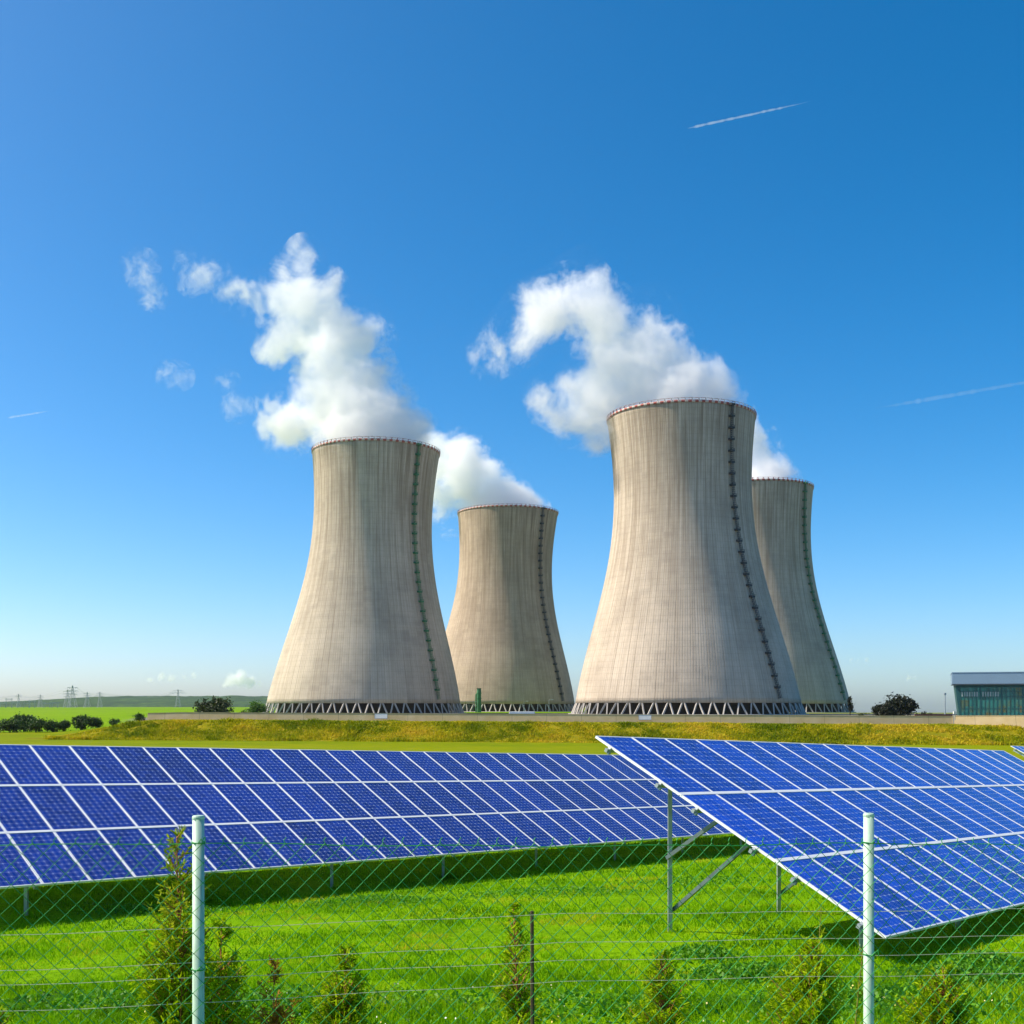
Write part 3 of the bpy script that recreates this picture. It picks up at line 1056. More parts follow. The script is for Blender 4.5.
def hall():
    Y = 300.0
    a = at(957, 700, Y)
    x0 = a.x; x1 = x0 + 60
    zt_ = EYE + (HOR - 684) / F * Y
    z0 = gz_at(x0 + 10, Y)
    zr = EYE + (HOR - 673) / F * Y
    b = empty('glazed_hall', (x0, Y, z0), 'long teal glazed hall with a pale grey roof band at the right edge', 'building')
    b.rotation_euler = (0, 0, R(-20))
    H = zt_ - z0
    w = MB()
    # left wall leans out slightly towards the roof
    w.hexa([Vector(p) for p in ((0.6, .35, 0), (60, .35, 0), (60, 24, 0), (0.6, 24, 0), (-.5, .35, H), (60, .35, H), (60, 24, H), (-.5, 24, H))])
    w.build('wall', M['mullion'], b)
    r = MB(); r.box((-1.2, -1.0, H), (61, 25, H + (zr - zt_)))
    rf = r.build('roof', M['fascia'], b)
    e = MB(); e.box((-1.3, -1.1, H + (zr - zt_)), (61.1, 25.1, H + (zr - zt_) + .18))
    e.build('roof_edge', M['fascia'], rf)
    s = MB(); s.box((-1.1, -.8, H - .3), (61, .2, H - .002))
    s.build('eaves_soffit', M['darkmetal'], rf)
    for k in range(12):
        g = MB()
        xa = .75 + k * 5.0; xb = xa + 4.8
        g.box((xa, .2, .5), (xb, .34, H - .9))
        gl = g.build('window', M['teal'], b)
        f = MB()
        for j in range(6):
            xx = xa + 4.8 * j / 5
            f.box((xx - (.09 if j in (0, 5) else .045), .1, .4), (xx + (.09 if j in (0, 5) else .045), .198, H - .7))
        for zz in (.45, H * .30, H * .63, H * .78, H - .85):
            f.box((xa + .1, .115, zz - .06), (xb - .1, .19, zz + .06))
        f.build('frame', M['mullion'], gl)
        if k in (0, 1, 3, 4, 6):
            bl = MB()
            for j in range(7):
                bl.box((xa + .35 + j * .6, .14, H * .64), (xa + .35 + j * .6 + .32, .196, H * .77))
            bl.build('blind', M['paleblind'], gl)
    p = MB(); p.box((-.2, .05, 0), (60, .25, .4)); p.build('plinth', M['strut'], b)


hall()


def simple(name, mb, mat, loc, label, cat, group=None, smooth=False):
    o = mb.build(name, mat, smooth=smooth)
    o.location = loc
    return tag(o, label, cat, group)


def lamp(px, ytop, Y, label, arm=True):
    p = at(px, ytop, Y)
    z0 = gz_at(p.x, Y)
    H = p.z - z0
    t = empty('lamp_post', (p.x, Y, z0), label, 'lamp post', 'slim lamp posts in the power station yard')
    m = MB(); m.tube([(0, 0, 0), (0, 0, H * .5), (0, 0, H)], 0.16, 7, taper=[1.2, .9, .7]); m.build('pole', M['galv'], t)
    if not arm:
        l = MB(); l.box((-.22, -.22, H), (.22, .22, H + .5)); l.build('lamp_head', M['galv'], t)
        return
    a = MB(); a.tube([(0, 0, H), (.4, 0, H + .35), (1.3, 0, H + .4)], 0.09, 6); a.build('arm', M['galv'], t)
    l = MB(); l.box((1.0, -.25, H + .3), (2.1, .25, H + .55)); l.build('lamp_head', M['pale'], t)


lamp(524, 702, 560, 'slim lamp post before the smallest tower, nearer the wall middle')
lamp(549, 700.5, 560, 'slim lamp post before the smallest tower, beside its dark ladder foot')
lamp(945, 695, 280, 'thin tall grey lamp post left of the glazed hall', False)

# green vertical vent stack
p = at(479, 689, 600); z0 = gz_at(p.x, 600); H = p.z - z0
t = empty('vent_stack', (p.x, 600, z0), 'dark green upright vent stack in front of the smallest tower', 'vent stack')
m = MB(); m.tube([(0, 0, 0), (0, 0, H * .85), (0, 0, H)], 1.2, 14, taper=[1, 1, .85]); m.build('stack', M['greenladder'], t, smooth=False)
m = MB(); m.tube([(-1.6, 0, 0), (-1.6, 0, H * .75), (-1.2, 0, H * .8)], .35, 8); m.build('pipe', M['greenladder'], t)
m = MB()
for zz in (H * .3, H * .6, H * .82):
    m.tube([(0, 0, zz - .2), (0, 0, zz + .2)], 1.4, 14)
m.build('band', M['greenladder'], t)
m = MB(); m.box((-1.2, -.9, H), (1.2, .9, H + .4)); m.build('cap', M['greenladder'], t)
# handrail pipe left of the stack
m = MB()
xw = 20 / F * 590
for k in range(6):
    m.bar((-xw + k * xw / 5, 0, 0), (-xw + k * xw / 5, 0, 5.5), .16)
m.bar((-xw, 0, 5.5), (0, 0, 5.5), .22); m.bar((-xw, 0, 3.4), (0, 0, 3.4), .16)
p = at(477, 705, 590)
simple('pipe_rack', m, M['galv'], (p.x, 590, gz_at(p.x, 590)), 'thin grey pipe rack running left from the green vent stack', 'pipe rack')

# white low trailer roof showing over the wall
p = at(522, 712, 240)
t = empty('trailer', (p.x, 240, gz_at(p.x, 240)), 'low white trailer whose roof shows over the concrete wall', 'trailer')
m = MB(); m.box((-2.7, -1.0, .55), (2.7, 1.0, p.z + .1 - gz_at(p.x, 240))); ob = m.build('body', M['pale'], t)
bm = bmesh.new(); bm.from_mesh(ob.data); bmesh.ops.bevel(bm, geom=bm.edges[:], offset=.15, segments=2, affect='EDGES'); bm.to_mesh(ob.data); bm.free()
for sx in (-.6, .6):
    for sy in (-.95, .95):
        m = MB(); m.tube([(sx, sy - .1, .35), (sx, sy + .1, .35)], .35, 14); m.build('wheel', M['darkmetal'], t)

# red brick wall and slender tree at the right
m = MB(); m.box((0, 0, 0), (8.2, .35, 1.62)); m.box((-.1, -.06, 1.62), (8.3, .41, 1.74))
for k in range(5):
    m.box((k * 2.05 - .02, -.08, 0), (k * 2.05 + .28, -.002, 1.615))
p = at(915, 714, 262)
zb = gz_at(p.x, 262)
o = simple('brick_wall', m, M['brick'], (p.x, 262, EYE + (HOR - 714.3) / F * 262 - 1.74), 'low dark red brick wall beside the dark trees', 'wall')
m = MB(); m.box((0, -.06, -1.2), (8.2, .30, 0)); q = m.build('footing', M['strut'], o)

p = at(850, 699, 420)
z0 = gz_at(p.x, 420)
make_tree('slender_tree', (p.x, 420, z0), [(0, 0, 4.2, .9, .9, 1.6), (.3, 0, 2.6, 1.0, .9, 1.3), (-.2, 0, 5.6, .7, .7, .9), (.2, 0, 6.2, .5, .5, .6)], 900, .35, M['leaf_black'], 5, .15,
          'slender dark tree at the right foot of the shaded tower', 'tree')

# floodlight / little things on top of the wall right end
t = empty('floodlight', at(955, 714.5, 197.8), 'small white floodlight at the corner of the bright wall section', 'floodlight')
m = MB(); m.tube([(0, 0, -1.0), (0, 0, .1)], .07, 6); m.build('pole', M['galv'], t)
m = MB(); m.box((-.28, -.18, .1), (.28, .18, .55)); m.build('lamp_head', M['pale'], t)


# ------------------------------------------------------------------ power pylons, gantries, lines
M['pylon'] = plain('grey_lattice_steel', (0.42, 0.43, 0.45), 0.7, 0.2, 0.1, 0.1)


def pylon(px, ytop, Y, label, arms=((.66, .5), (.80, .62), (.92, .42)), wide=.24, thick=1.0):
    p = at(px, ytop, Y)
    z0 = gz_at(p.x, Y) - 1
    H = p.z - z0
    t = empty('power_pylon', (p.x, Y, z0), label, 'pylon', 'lattice pylons on the left horizon')
    m = MB()
    w = H * wide / 2
    bw = 0.0075 * H * thick
    lv = [0, .22, .42, .58, .72, .84, 1.0]
    def half(f): return w * (1 - f) ** 1.15 * (1 if f < .58 else .9) + H * .012
    for sx in (-1, 1):
        for sy in (-1, 1):
            for a, b in zip(lv[:-1], lv[1:]):
                m.bar((sx * half(a), sy * half(a), a * H), (sx * half(b), sy * half(b), b * H), bw)
    for a, b in zip(lv[:-1], lv[1:]):
        for sy in (-1, 1):
            m.bar((-half(a), sy * half(a), a * H), (half(b), sy * half(b), b * H), bw * .7)
            m.bar((half(a), sy * half(a), a * H), (-half(b), sy * half(b), b * H), bw * .7)
            m.bar((sy * half(a), -half(a), a * H), (sy * half(b), half(b), b * H), bw * .7)
    m.build('mast', M['pylon'], t)
    for f, l in arms:
        c = MB()
        L = l * H * .5
        c.bar((-L, 0, f * H), (L, 0, f * H), bw, bw)
        for s in (-1, 1):
            c.bar((s * L, 0, f * H), (0, 0, f * H + .045 * H), bw * .8)
            c.bar((s * L, 0, f * H), (s * L, 0, f * H - .05 * H), bw * .8)
            c.bar((s * L * .55, 0, f * H), (s * L * .55, 0, f * H - .05 * H), bw * .8)
        c.build('crossarm', M['pylon'], t)
    return p


pp = []
for a in ((18.5, 694, 1900, 'narrow pylon over the left hedge row'), (40.3, 694.5, 1950, 'slim pylon left of the two heavy pylons'),
          (67.5, 689.5, 1750, 'left one of the two heavy overlapping pylons'), (72.5, 685.5, 1700, 'tallest heavy pylon, its head beside its twin'),
          (87.2, 692, 1900, 'thin pylon right of the two heavy pylons'), (99.8, 692, 2000, 'slight pylon standing before the pale low sky'),
          (178, 689.3, 2100, 'cross-shaped pylon alone above the wooded ridge')):
    heavy = 'heavy' in a[3]
    pp.append(pylon(*a, arms=((.62, .42), (.76, .50), (.90, .46)) if heavy else (((.80, .9), (.92, .55)) if 'cross' in a[3] else ((.8, .5), (.92, .36))), thick=1.5 if heavy else 1.2, wide=.34 if heavy else .24))
gl = MB()
for px, h in ((3, 702), (9, 698), (15, 701.5), (27, 702.5), (32, 700), (47, 702.5), (55, 702)):
    p = at(px, h, 1800); z0 = gz_at(p.x, 1800) - .5; H = p.z - z0
    g = MB()
    for s in (-4.5, 4.5):
        g.bar((s, 0, 0), (s, 0, H), .55)
        g.bar((s - .9, 0, 0), (s, 0, H * .6), .35)
    g.bar((-6, 0, H * .88), (6, 0, H * .88), .6)
    for s in (-3, 0, 3):
        g.bar((s, 0, H * .88), (s, 0, H * .7), .35)
    simple('switchyard_gantry', g, M['pylon'], (p.x, 1800, z0), 'grey steel portal in the far switchyard on the left horizon', 'gantry', 'steel portals of the far switchyard')


def catenary(a, b, sag, n=14):
    return [a.lerp(b, i / n) - Vector((0, 0, sag * 4 * (i / n) * (1 - i / n))) for i in range(n + 1)]


pl = MB()
order = [Vector(at(-60, 697, 1850))] + [pp[i] for i in (0, 1, 3, 4, 5)] + [Vector(at(150, 694, 2100)), pp[6]]
for a, b in zip(order[:-1], order[1:]):
    for dz, dx in ((-2.5, -5), (-2.5, 5), (-6, -5)):
        o3 = Vector((dx, dx * .5, dz))
        pl.tube(catenary(a + o3, b + o3, 3.0), 0.14, 4, caps=False)
o = pl.build('power_line', M['pylon'])
tag(o, 'thin sagging wires strung between the horizon pylons', 'power line')


# ------------------------------------------------------------------ solar tables
AZ, SL, TI = R(42.39), R(-2.38), R(27.42)
d1 = Vector((math.sin(AZ) * math.cos(SL), math.cos(AZ) * math.cos(SL), math.sin(SL)))
hz = Vector((-math.cos(AZ), math.sin(AZ), 0))
upv = hz.cross(d1)
if upv.z < 0: upv = -upv
d2 = (hz * math.cos(TI) + upv * math.sin(TI)).normalized()
nrm = d1.cross(d2).normalized()
PC, PR = 0.82, 1.587
MW, ML = 0.812, 1.570      # module size


def panel_meshes():
    fw = 0.020
    g = MB()
    w, l = MW / 2 - fw, ML / 2 - fw
    g.add([(-w, -l, -.004), (w, -l, -.004), (w, l, -.004), (-w, l, -.004), (-w, -l, -.012), (w, -l, -.012), (w, l, -.012), (-w, l, -.012)],
          [(0, 1, 2, 3)], 0)
    g.add([(-w, -l, -.012), (w, -l, -.012), (w, l, -.012), (-w, l, -.012)], [(3, 2, 1, 0)], 1)
    gm = g.mesh('solar_panel')
    gm.materials.append(M['cells']); gm.materials.append(M['backsheet'])
    f = MB()
    W, L = MW / 2, ML / 2
    for lo, hi in (((-W, -L, -.033), (W, -L + fw, 0)), ((-W, L - fw, -.033), (W, L, 0)), ((-W, -L + fw, -.033), (-W + fw, L - fw, 0)), ((W - fw, -L + fw, -.033), (W, L - fw, 0))):
        f.box(lo, hi)
    fm = f.mesh('frame')
    fm.materials.append(M['alu'])
    return gm, fm


PANEL_ME, FRAME_ME = panel_meshes()
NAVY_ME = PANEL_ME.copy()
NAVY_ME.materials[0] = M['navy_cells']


LEGS = []


def solar_table(P0, c0, c1, frames, label, module=None):
    """P0: point on the top edge at column 0 (eye-relative). Columns c0..c1-1."""
    P0 = Vector(P0) + Vector((0, 0, EYE))
    a = P0 + d1 * (c0 * PC)
    mid = a - d2 * (1.5 * PR)
    base = Vector((mid.x, mid.y, gz_at(mid.x, mid.y)))
    t = empty('solar_array', base, label, 'solar array', 'tilted solar arrays on the slope')
    rot = Matrix((d1, d2, nrm)).transposed().to_4x4()
    for r in range(3):
        for c in range(c0, c1):
            ctr = P0 + d1 * ((c + .5) * PC) - d2 * ((r + .5) * PR)
            Mx = rot.copy(); Mx.translation = ctr - base
            jit = Matrix.Rotation(random.uniform(-.003, .003), 4, 'X') @ Matrix.Rotation(random.uniform(-.003, .003), 4, 'Y')
            o = bpy.data.objects.new('solar_panel', module or PANEL_ME); C.objects.link(o); o.parent = t
            o.matrix_local = Mx @ jit
            f = bpy.data.objects.new('frame', FRAME_ME); C.objects.link(f); f.parent = o
    def S(s, tt, n=0.0):
        return P0 + d1 * s - d2 * tt + nrm * n - base
    s0 = c0 * PC; s1 = c1 * PC
    for tt in (.32, 1.27, 1.91, 2.86, 3.50, 4.45):
        m = MB()
        m.bar(S(s0 - .085, tt, -.060), S(s1 + .085, tt, -.060), .045, .05, nrm)
        m.build('purlin', M['galv'], t)
    # pale cover strips in the two gaps between the panel rows
    for r in (1, 2):
        m = MB()
        m.bar(S(s0, r * PR, -.006), S(s1, r * PR, -.006), .062, .02, nrm)
        m.build('cover_strip', M['white'], t)
    # end clamps
    for tt in (.32, 1.27, 1.91, 2.86, 3.50, 4.45):
        m = MB()
        m.bar(S(s0 - .045, tt + .0, -.085), S(s0 - .004, tt, -.02), .04, .04, nrm)
        m.bar(S(s0 - .06, tt + .035, -.085), S(s0 - .02, tt + .035, -.085), .03, .035, nrm)
        m.build('end_clamp', M['galv'], t)
    for s in frames:
        if s > s1 - .1: continue
        # rafter under the purlins
        m = MB(); m.bar(S(s, .18, -.155), S(s, 4.6, -.155), .06, .10, nrm); m.build('rafter', M['galv'], t)
        tops = {}
        for tt in (1.04, 4.20):
            top = S(s, tt, -.21) + base
            zg = gz_at(top.x, top.y)
            m = MB()
            m.bar(Vector((top.x, top.y, zg - .4)) - base, top - base + Vector((0, 0, .06)), .062, .055, (1, 0, 0))
            m.build('post', M['galv'], t)
            if top.y < 40: LEGS.append((top.x, top.y))
            tops[tt] = (top, zg)
        top, zg = tops[1.04]
        lowp = Vector((top.x, top.y, zg + (top.z - zg) * .15)) - base + d1 * .075
        m = MB(); m.bar(lowp, S(s, 2.45, -.21) + d1 * .075, .055, .05); m.build('brace', M['brace'], t)
        m = MB(); m.bar(lowp + Vector((0, 0, .72)) + d1 * .003 - d1 * .15, S(s, 1.95, -.21) - d1 * .075, .05, .05); m.build('brace', M['brace'], t)
    return t


A0 = (-10.09, 22.219, -.728)
B0 = (1.144, 15.872, -.402)
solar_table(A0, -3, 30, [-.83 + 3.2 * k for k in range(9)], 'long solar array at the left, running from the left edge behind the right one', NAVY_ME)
solar_table(B0, 0, 19, [.62 + 2.95 * k for k in range(6)], 'nearer solar array at the right, its raised corner cutting across the other')
c3 = at(1010.5, 745.6, 60)
solar_table((c3.x, c3.y, c3.z - EYE), 0, 12, [.2 + 3.0 * k for k in range(4)], 'distant solar array of which only a corner shows at the right edge')


# ------------------------------------------------------------------ chain-link fence
FL = Vector((-1.109, 4.08, -.484 + EYE))
FR = Vector((1.440, 4.62, -.548 + EYE))
fu = Vector((FR.x - FL.x, FR.y - FL.y, 0)); FSP = fu.length; fu.normalize()
fsl = (FR.z - FL.z) / FSP
fn = Vector((-fu.y, fu.x, 0))


def FP(s, dz, out=0.0):
    """point on the fence: s metres right of the left post, dz under the top wire"""
    return Vector((FL.x + fu.x * s, FL.y + fu.y * s, FL.z + fsl * s - dz)) + fn * out


fence = empty('chain_link_fence', (FL.x, FL.y, gz_at(FL.x, FL.y)), 'green chain-link fence on pale posts across the foreground', 'fence')
fb = Vector(fence.location)
m = MB()
D = 0.0707
wr = 0.0017
sL, sR = -1.75, 4.45
drop = 1.80
nw = int((sR - sL) / (D / 2))
nk = int(drop / (D / 2))
for i in range(nw):
    pts = []
    ph = random.uniform(-.003, .003)
    for k in range(nk + 1):
        par = (k + i) % 2
        s = sL + (i + (0 if par == 0 else 1)) * D / 2
        sg = 0.5 * math.sin(s * 1.3)
        wob = mnoise.noise(Vector((s * 1.7, k * .13, 0))) * .006
        p = FP(s + wob, k * D / 2 + wob * .6, (.0022 if par == 0 else -.0022) + mnoise.noise(Vector((s * .8, k * .05, 4))) * .012)
        pts.append(p - fb)
    # barbed upper selvage
    if i % 2 == 0:
        s = sL + i * D / 2 if i % 2 == 0 else sL + (i + 1) * D / 2
        pts = [FP(s + .006, -.020, .008) - fb, FP(s - .003, -.010, .0) - fb] + pts
    m.tube(pts, wr, 6, caps=False)
m.build('wire_mesh', M['greenwire'], fence)
m = MB()
pts = [FP(sL + (sR - sL) * k / 60, .003 * math.sin(k * .9) + .012 * math.sin(math.pi * (((sL + (sR - sL) * k / 60) / FSP) % 1)), .004) - fb for k in range(61)]
m.tube(pts, .0019, 5)
m.build('top_wire', M['greenwire'], fence)
for s, topdz in ((0, -.086), (FSP, -.108)):
    b = FP(s, 0, .027)
    zg = gz_at(b.x, b.y)
    m = MB()
    top = FP(s, topdz, .027)
    m.tube([Vector((b.x, b.y, zg - .3)) - fb, top - fb], .0208, 20)
    po = m.build('post', M['post'], fence, smooth=False)
    for pl_ in po.data.polygons: pl_.use_smooth = len(pl_.vertices) == 4
    m = MB(); m.tube([top - fb - Vector((0, 0, .004)), top - fb + Vector((0, 0, .004)), top - fb + Vector((0, 0, .009))], .0222, 20, taper=[1, 1, .85])
    m.build('cap', M['post'], po)
    for dz in (0.0, .45, .9):
        m = MB()
        ring = [FP(s, dz + .002 * math.sin(k), 0) + fu * (.0235 * math.sin(2 * math.pi * k / 14)) + fn * (.027 - .0235 * math.cos(2 * math.pi * k / 14)) - fb for k in range(15)]
        ring += [FP(s + .010, dz - .014, -.004) - fb, FP(s + .026, dz, -.006) - fb, FP(s + .024, dz - .022, -.002) - fb]
        m.tube(ring, .0024, 5, caps=False)
        m.build('tie_wire', M['greenwire'], po)

# low wire fence just behind it with a brown stake
wf = empty('wire_fence', FP(1.27, 1.8, .3), 'four pale tension wires on a dark wooden stake behind the green mesh', 'fence')
wb = Vector(wf.location)
for (ya, yb, yc) in ((931, 914, 912), (966.5, 943, 939), (981, 961, 956), (1007, 982, 977)):
    m = MB()
    pts = []
    for px in range(-60, 1100, 20):
        yy = np.interp(px, [-60, 130, 560, 800, 1100], [ya + 6, ya, yb, yc, yc - 4])
        Y = 4.08 + (px - 198) / 670 * .54 + .25
        pts.append(at(px, yy + .6 * math.sin(px * .03), Y) - wb)
    m.tube(pts, .0013, 4)
    m.build('wire', M['palewire'], wf)
q = at(532, 911, 4.66)
zg = gz_at(q.x, q.y)
m = MB(); m.tube([Vector((q.x, q.y, zg - .2)) - wb, Vector((q.x + .004, q.y, (zg + q.z) / 2)) - wb, q - wb], .008, 7, taper=[1.1, 1, .95])
m.build('stake', M['stake'], wf)


# ------------------------------------------------------------------ grass of the near slope
def blades(P, h, w, lean, r=rng):
    n = len(P)
    az = r.uniform(0, 2 * math.pi, n)
    side = np.stack([np.cos(az), np.sin(az), np.zeros(n)], -1)
    la = r.uniform(0, 2 * math.pi, n)
    ld = np.stack([np.cos(la), np.sin(la), np.zeros(n)], -1) * (lean * r.uniform(.2, 1.2, n) * h)[:, None]
    up = np.zeros((n, 3)); up[:, 2] = h
    s = side * (w / 2)[:, None]
    b0 = P - s; b1 = P + s
    mid = P + up * .55 + ld * .35
    m0 = mid - s * .8; m1 = mid + s * .8
    tip = P + up * (1 - .25 * lean) + ld
    V = np.stack([b0, b1, m1, m0, tip], 1).reshape(-1, 3)
    i = np.arange(n)[:, None] * 5
    Q = np.concatenate([i, i + 1, i + 2, i + 3], 1)
    T = np.concatenate([i + 3, i + 2, i + 4], 1)
    return V, Q, T


def scatter_view(n, y0, y1, margin=1.12, power=1.0, r=rng):
    """points on the ground between two distances within the view wedge (a step wider)"""
    u = r.uniform(0, 1, n)
    Y = (y0 ** (1 - power) + u * (y1 ** (1 - power) - y0 ** (1 - power))) ** (1 / (1 - power)) if power != 1 else y0 * (y1 / y0) ** u
    X = r.uniform(-1, 1, n) * (512 / F * Y * margin + .6)
    return X, Y


def ground_z(X, Y):
    z = zt(X, Y)
    return z


def make_grass():
    V = []; Q = []; T = []; off = 0
    sets = []
    X, Y = scatter_view(330000, 7.5, 46, power=1.15)
    cl = np.array([mnoise.fractal(Vector((a * .9, b * .9, 0)), 1, 2, 3) for a, b in zip(X, Y)])
    cl2 = np.array([mnoise.noise(Vector((a * 3.1, b * 2.2, 7))) for a, b in zip(X, Y)])
    h = (0.040 + 0.03 * np.clip(cl + .4, 0, 1.5) + .045 * np.clip(cl2, 0, 1)) * rng.uniform(.6, 1.5, len(X)) * (1 + .25 * (Y > 20))
    w = 0.0065 * (1 + (Y - 8) * .07)
    sets.append((X, Y, h, w, .7))
    # longer tufts near the fence
    X, Y = scatter_view(60000, 7.5, 12.2, power=1.0)
    cl = np.array([mnoise.fractal(Vector((a * .7 + 9, b * .7, 3)), 1, 2, 3) for a, b in zip(X, Y)])
    k = cl > -.05
    X, Y, cl = X[k], Y[k], cl[k]
    h = (0.10 + 0.12 * np.clip(cl, 0, 1)) * rng.uniform(.6, 1.4, len(X))
    sets.append((X, Y, h, np.full(len(X), .007), .6))
    if LEGS:
        L = np.array(LEGS)
        k = rng.integers(0, len(L), 90 * len(L))
        X = L[k, 0] + rng.normal(0, .13, len(k)); Y = L[k, 1] + rng.normal(0, .13, len(k))
        sets.append((X, Y, rng.uniform(.08, .24, len(k)), np.full(len(k), .010), .5))
    for X, Y, h, w, lean in sets:
        P = np.stack([X, Y, ground_z(X, Y) - .01], -1)
        v, q, t = blades(P, h, np.broadcast_to(w, h.shape), lean)
        V.append(v); Q.append(q + off); T.append(t + off); off += len(v)
    me = np_mesh('grass', np.concatenate(V), [np.concatenate(Q), np.concatenate(T)])
    mat = leafy('lawn_grass', [(0.10, (0.065, 0.17, 0.001)), (0.42, (0.155, 0.375, 0.001)), (0.66, (0.25, 0.47, 0.002)), (0.98, (0.50, 0.44, 0.02))], .45, .45, rough=.6, spec=.05, patch=1.9)
    o = link_mesh('grass', me, mat)
    tag(o, 'bright green lawn grass under and before the solar arrays', 'grass', kind='stuff')


make_grass()


def make_bank_grass():
    n = 42000
    X = rng.uniform(-82, 110, n); Y = rng.uniform(187.6, 198.6, n)
    k = edge_coord(X, Y) > -80
    X, Y = X[k], Y[k]
    cl = np.array([mnoise.fractal(Vector((a * .16, b * .22, 0)), 1, 2, 4) for a, b in zip(X, Y)])
    m_ = cl > -.55
    X, Y, cl = X[m_], Y[m_], cl[m_]
    h = (.35 + .7 * np.clip(cl, 0, 1)) * rng.uniform(.5, 1.4, len(X)) * np.where(Y > 196.0, .35, 1)
    reps = 3
    V = []; Q = []; T = []; off = 0
    for r in range(reps):
        jx = rng.normal(0, .18, len(X)); jy = rng.normal(0, .18, len(X))
        xx, yy = X + jx, Y + jy
        P = np.stack([xx, yy, zt(xx, yy) - .05], -1)
        v, q, t = blades(P, h * rng.uniform(.7, 1.2, len(X)), np.full(len(X), .13), .8)
        V.append(v); Q.append(q + off); T.append(t + off); off += len(v)
    me = np_mesh('bank_grass', np.concatenate(V), [np.concatenate(Q), np.concatenate(T)])
    mat = leafy('dry_bank_grass', [(0.12, (0.12, 0.19, 0.003)), (0.42, (0.34, 0.36, 0.006)), (0.62, (0.56, 0.46, 0.014)), (0.9, (0.66, 0.48, 0.04))], .35, .075, spec=.05, patch=1.7)
    o = link_mesh('bank_grass', me, mat)
    tag(o, 'rough yellowing grass and weeds covering the bank below the wall', 'grass', kind='stuff')


make_bank_grass()


def make_weeds():
    """broad-leaved weeds and clover in patches on the lawn"""
    P = []; S = []
    patches = [(760, 950, 12.3, 1.0, .35, 2600), (700, 938, 13.6, .6, .3, 1000), (960, 945, 12.0, .9, .45, 2600), (985, 930, 13.0, .5, .3, 900), (375, 893, 21.0, 1.6, .5, 1800), (560, 880, 22, 2.4, .5, 1400),
               (700, 872, 24, 2.0, .5, 900), (150, 905, 20, 1.8, .4, 1200), (560, 1005, 10.6, 2.5, .5, 2200), (880, 1000, 10.6, 1.8, .6, 2600), (300, 1000, 10.8, 1.8, .5, 1800), (80, 1000, 10.8, 1.5, .5, 1400)]
    for px, py, Y, wx, wy, n in patches:
        c = at(px, py, Y)
        x = c.x + rng.normal(0, wx * .45, n); y = Y + rng.normal(0, wy * .8, n)
        d = np.hypot((x - c.x) / wx, (y - Y) / (wy * 2))
        z = zt(x, y) + rng.uniform(.02, .16, n) * np.clip(1.2 - d, .2, 1)
        P.append(np.stack([x, y, z], -1))
    P = np.concatenate(P)
    V, Q = quad_cloud(P, .034, up_bias=.2, aspect=1.35)
    mat = leafy('weed_leaves', [(0.2, (0.05, 0.17, 0.004)), (0.5, (0.10, 0.30, 0.006)), (0.9, (0.17, 0.40, 0.012))], .4, 1.0)
    o = link_mesh('weeds', np_mesh('weeds', V, [Q]), mat)
    tag(o, 'patches of leafy clover and weeds in the lawn', 'weeds', kind='stuff')
    # small pale flower heads
    n = 420
    X, Y = scatter_view(n, 8.5, 11.5)
    P = np.stack([X, Y, zt(X, Y) + rng.uniform(.05, .16, n)], -1)
    V, Q = quad_cloud(P, .016, up_bias=1.5, aspect=1.0)
    t = NT('pale_petals')
    g = t.n("ShaderNodeNewGeometry")
    mat = t.bsdf(t.ramp(g.outputs['Random Per Island'], [(0.3, (0.7, 0.7, 0.62)), (0.8, (0.75, 0.6, 0.15))]), .7)
    o = link_mesh('wildflowers', np_mesh('wildflowers', V, [Q]), mat)
    tag(o, 'tiny white and yellow flowers sprinkled in the near grass', 'flowers', kind='stuff')


make_weeds()


# ------------------------------------------------------------------ conifer saplings along the fence
M['twig'] = plain('red_brown_twig', (0.30, 0.11, 0.03), 0.8, 0, 0.3, 30)
M['thuja'] = leafy('thuja_scales', [(0.15, (0.15, 0.26, 0.002)), (0.5, (0.29, 0.44, 0.003)), (0.9, (0.48, 0.58, 0.008))], .45, 6, spec=.06)
M['thuja_tip'] = leafy('young_thuja_tips', [(0.2, (0.16, 0.24, 0.004)), (0.5, (0.28, 0.36, 0.006)), (0.9, (0.42, 0.44, 0.02))], .45, 6, spec=.08)
M['rusty'] = leafy('rusty_dry_sprigs', [(0.2, (0.24, 0.09, 0.012)), (0.5, (0.40, 0.20, 0.022)), (0.9, (0.30, 0.32, 0.03))], .35, 6, spec=.08)


def strips(p0, p1, w, r):
    """flat tapered leaflets"""
    n = len(p0)
    d = p1 - p0
    s = np.cross(d, r.normal(size=(n, 3)))
    s /= np.linalg.norm(s, axis=1)[:, None] + 1e-9
    s *= (w / 2)[:, None] if np.ndim(w) else w / 2
    V = np.stack([p0 - s, p0 + s, p1 + s * .6, p1 - s * .6], 1).reshape(-1, 3)
    return V, np.arange(4 * n).reshape(n, 4)


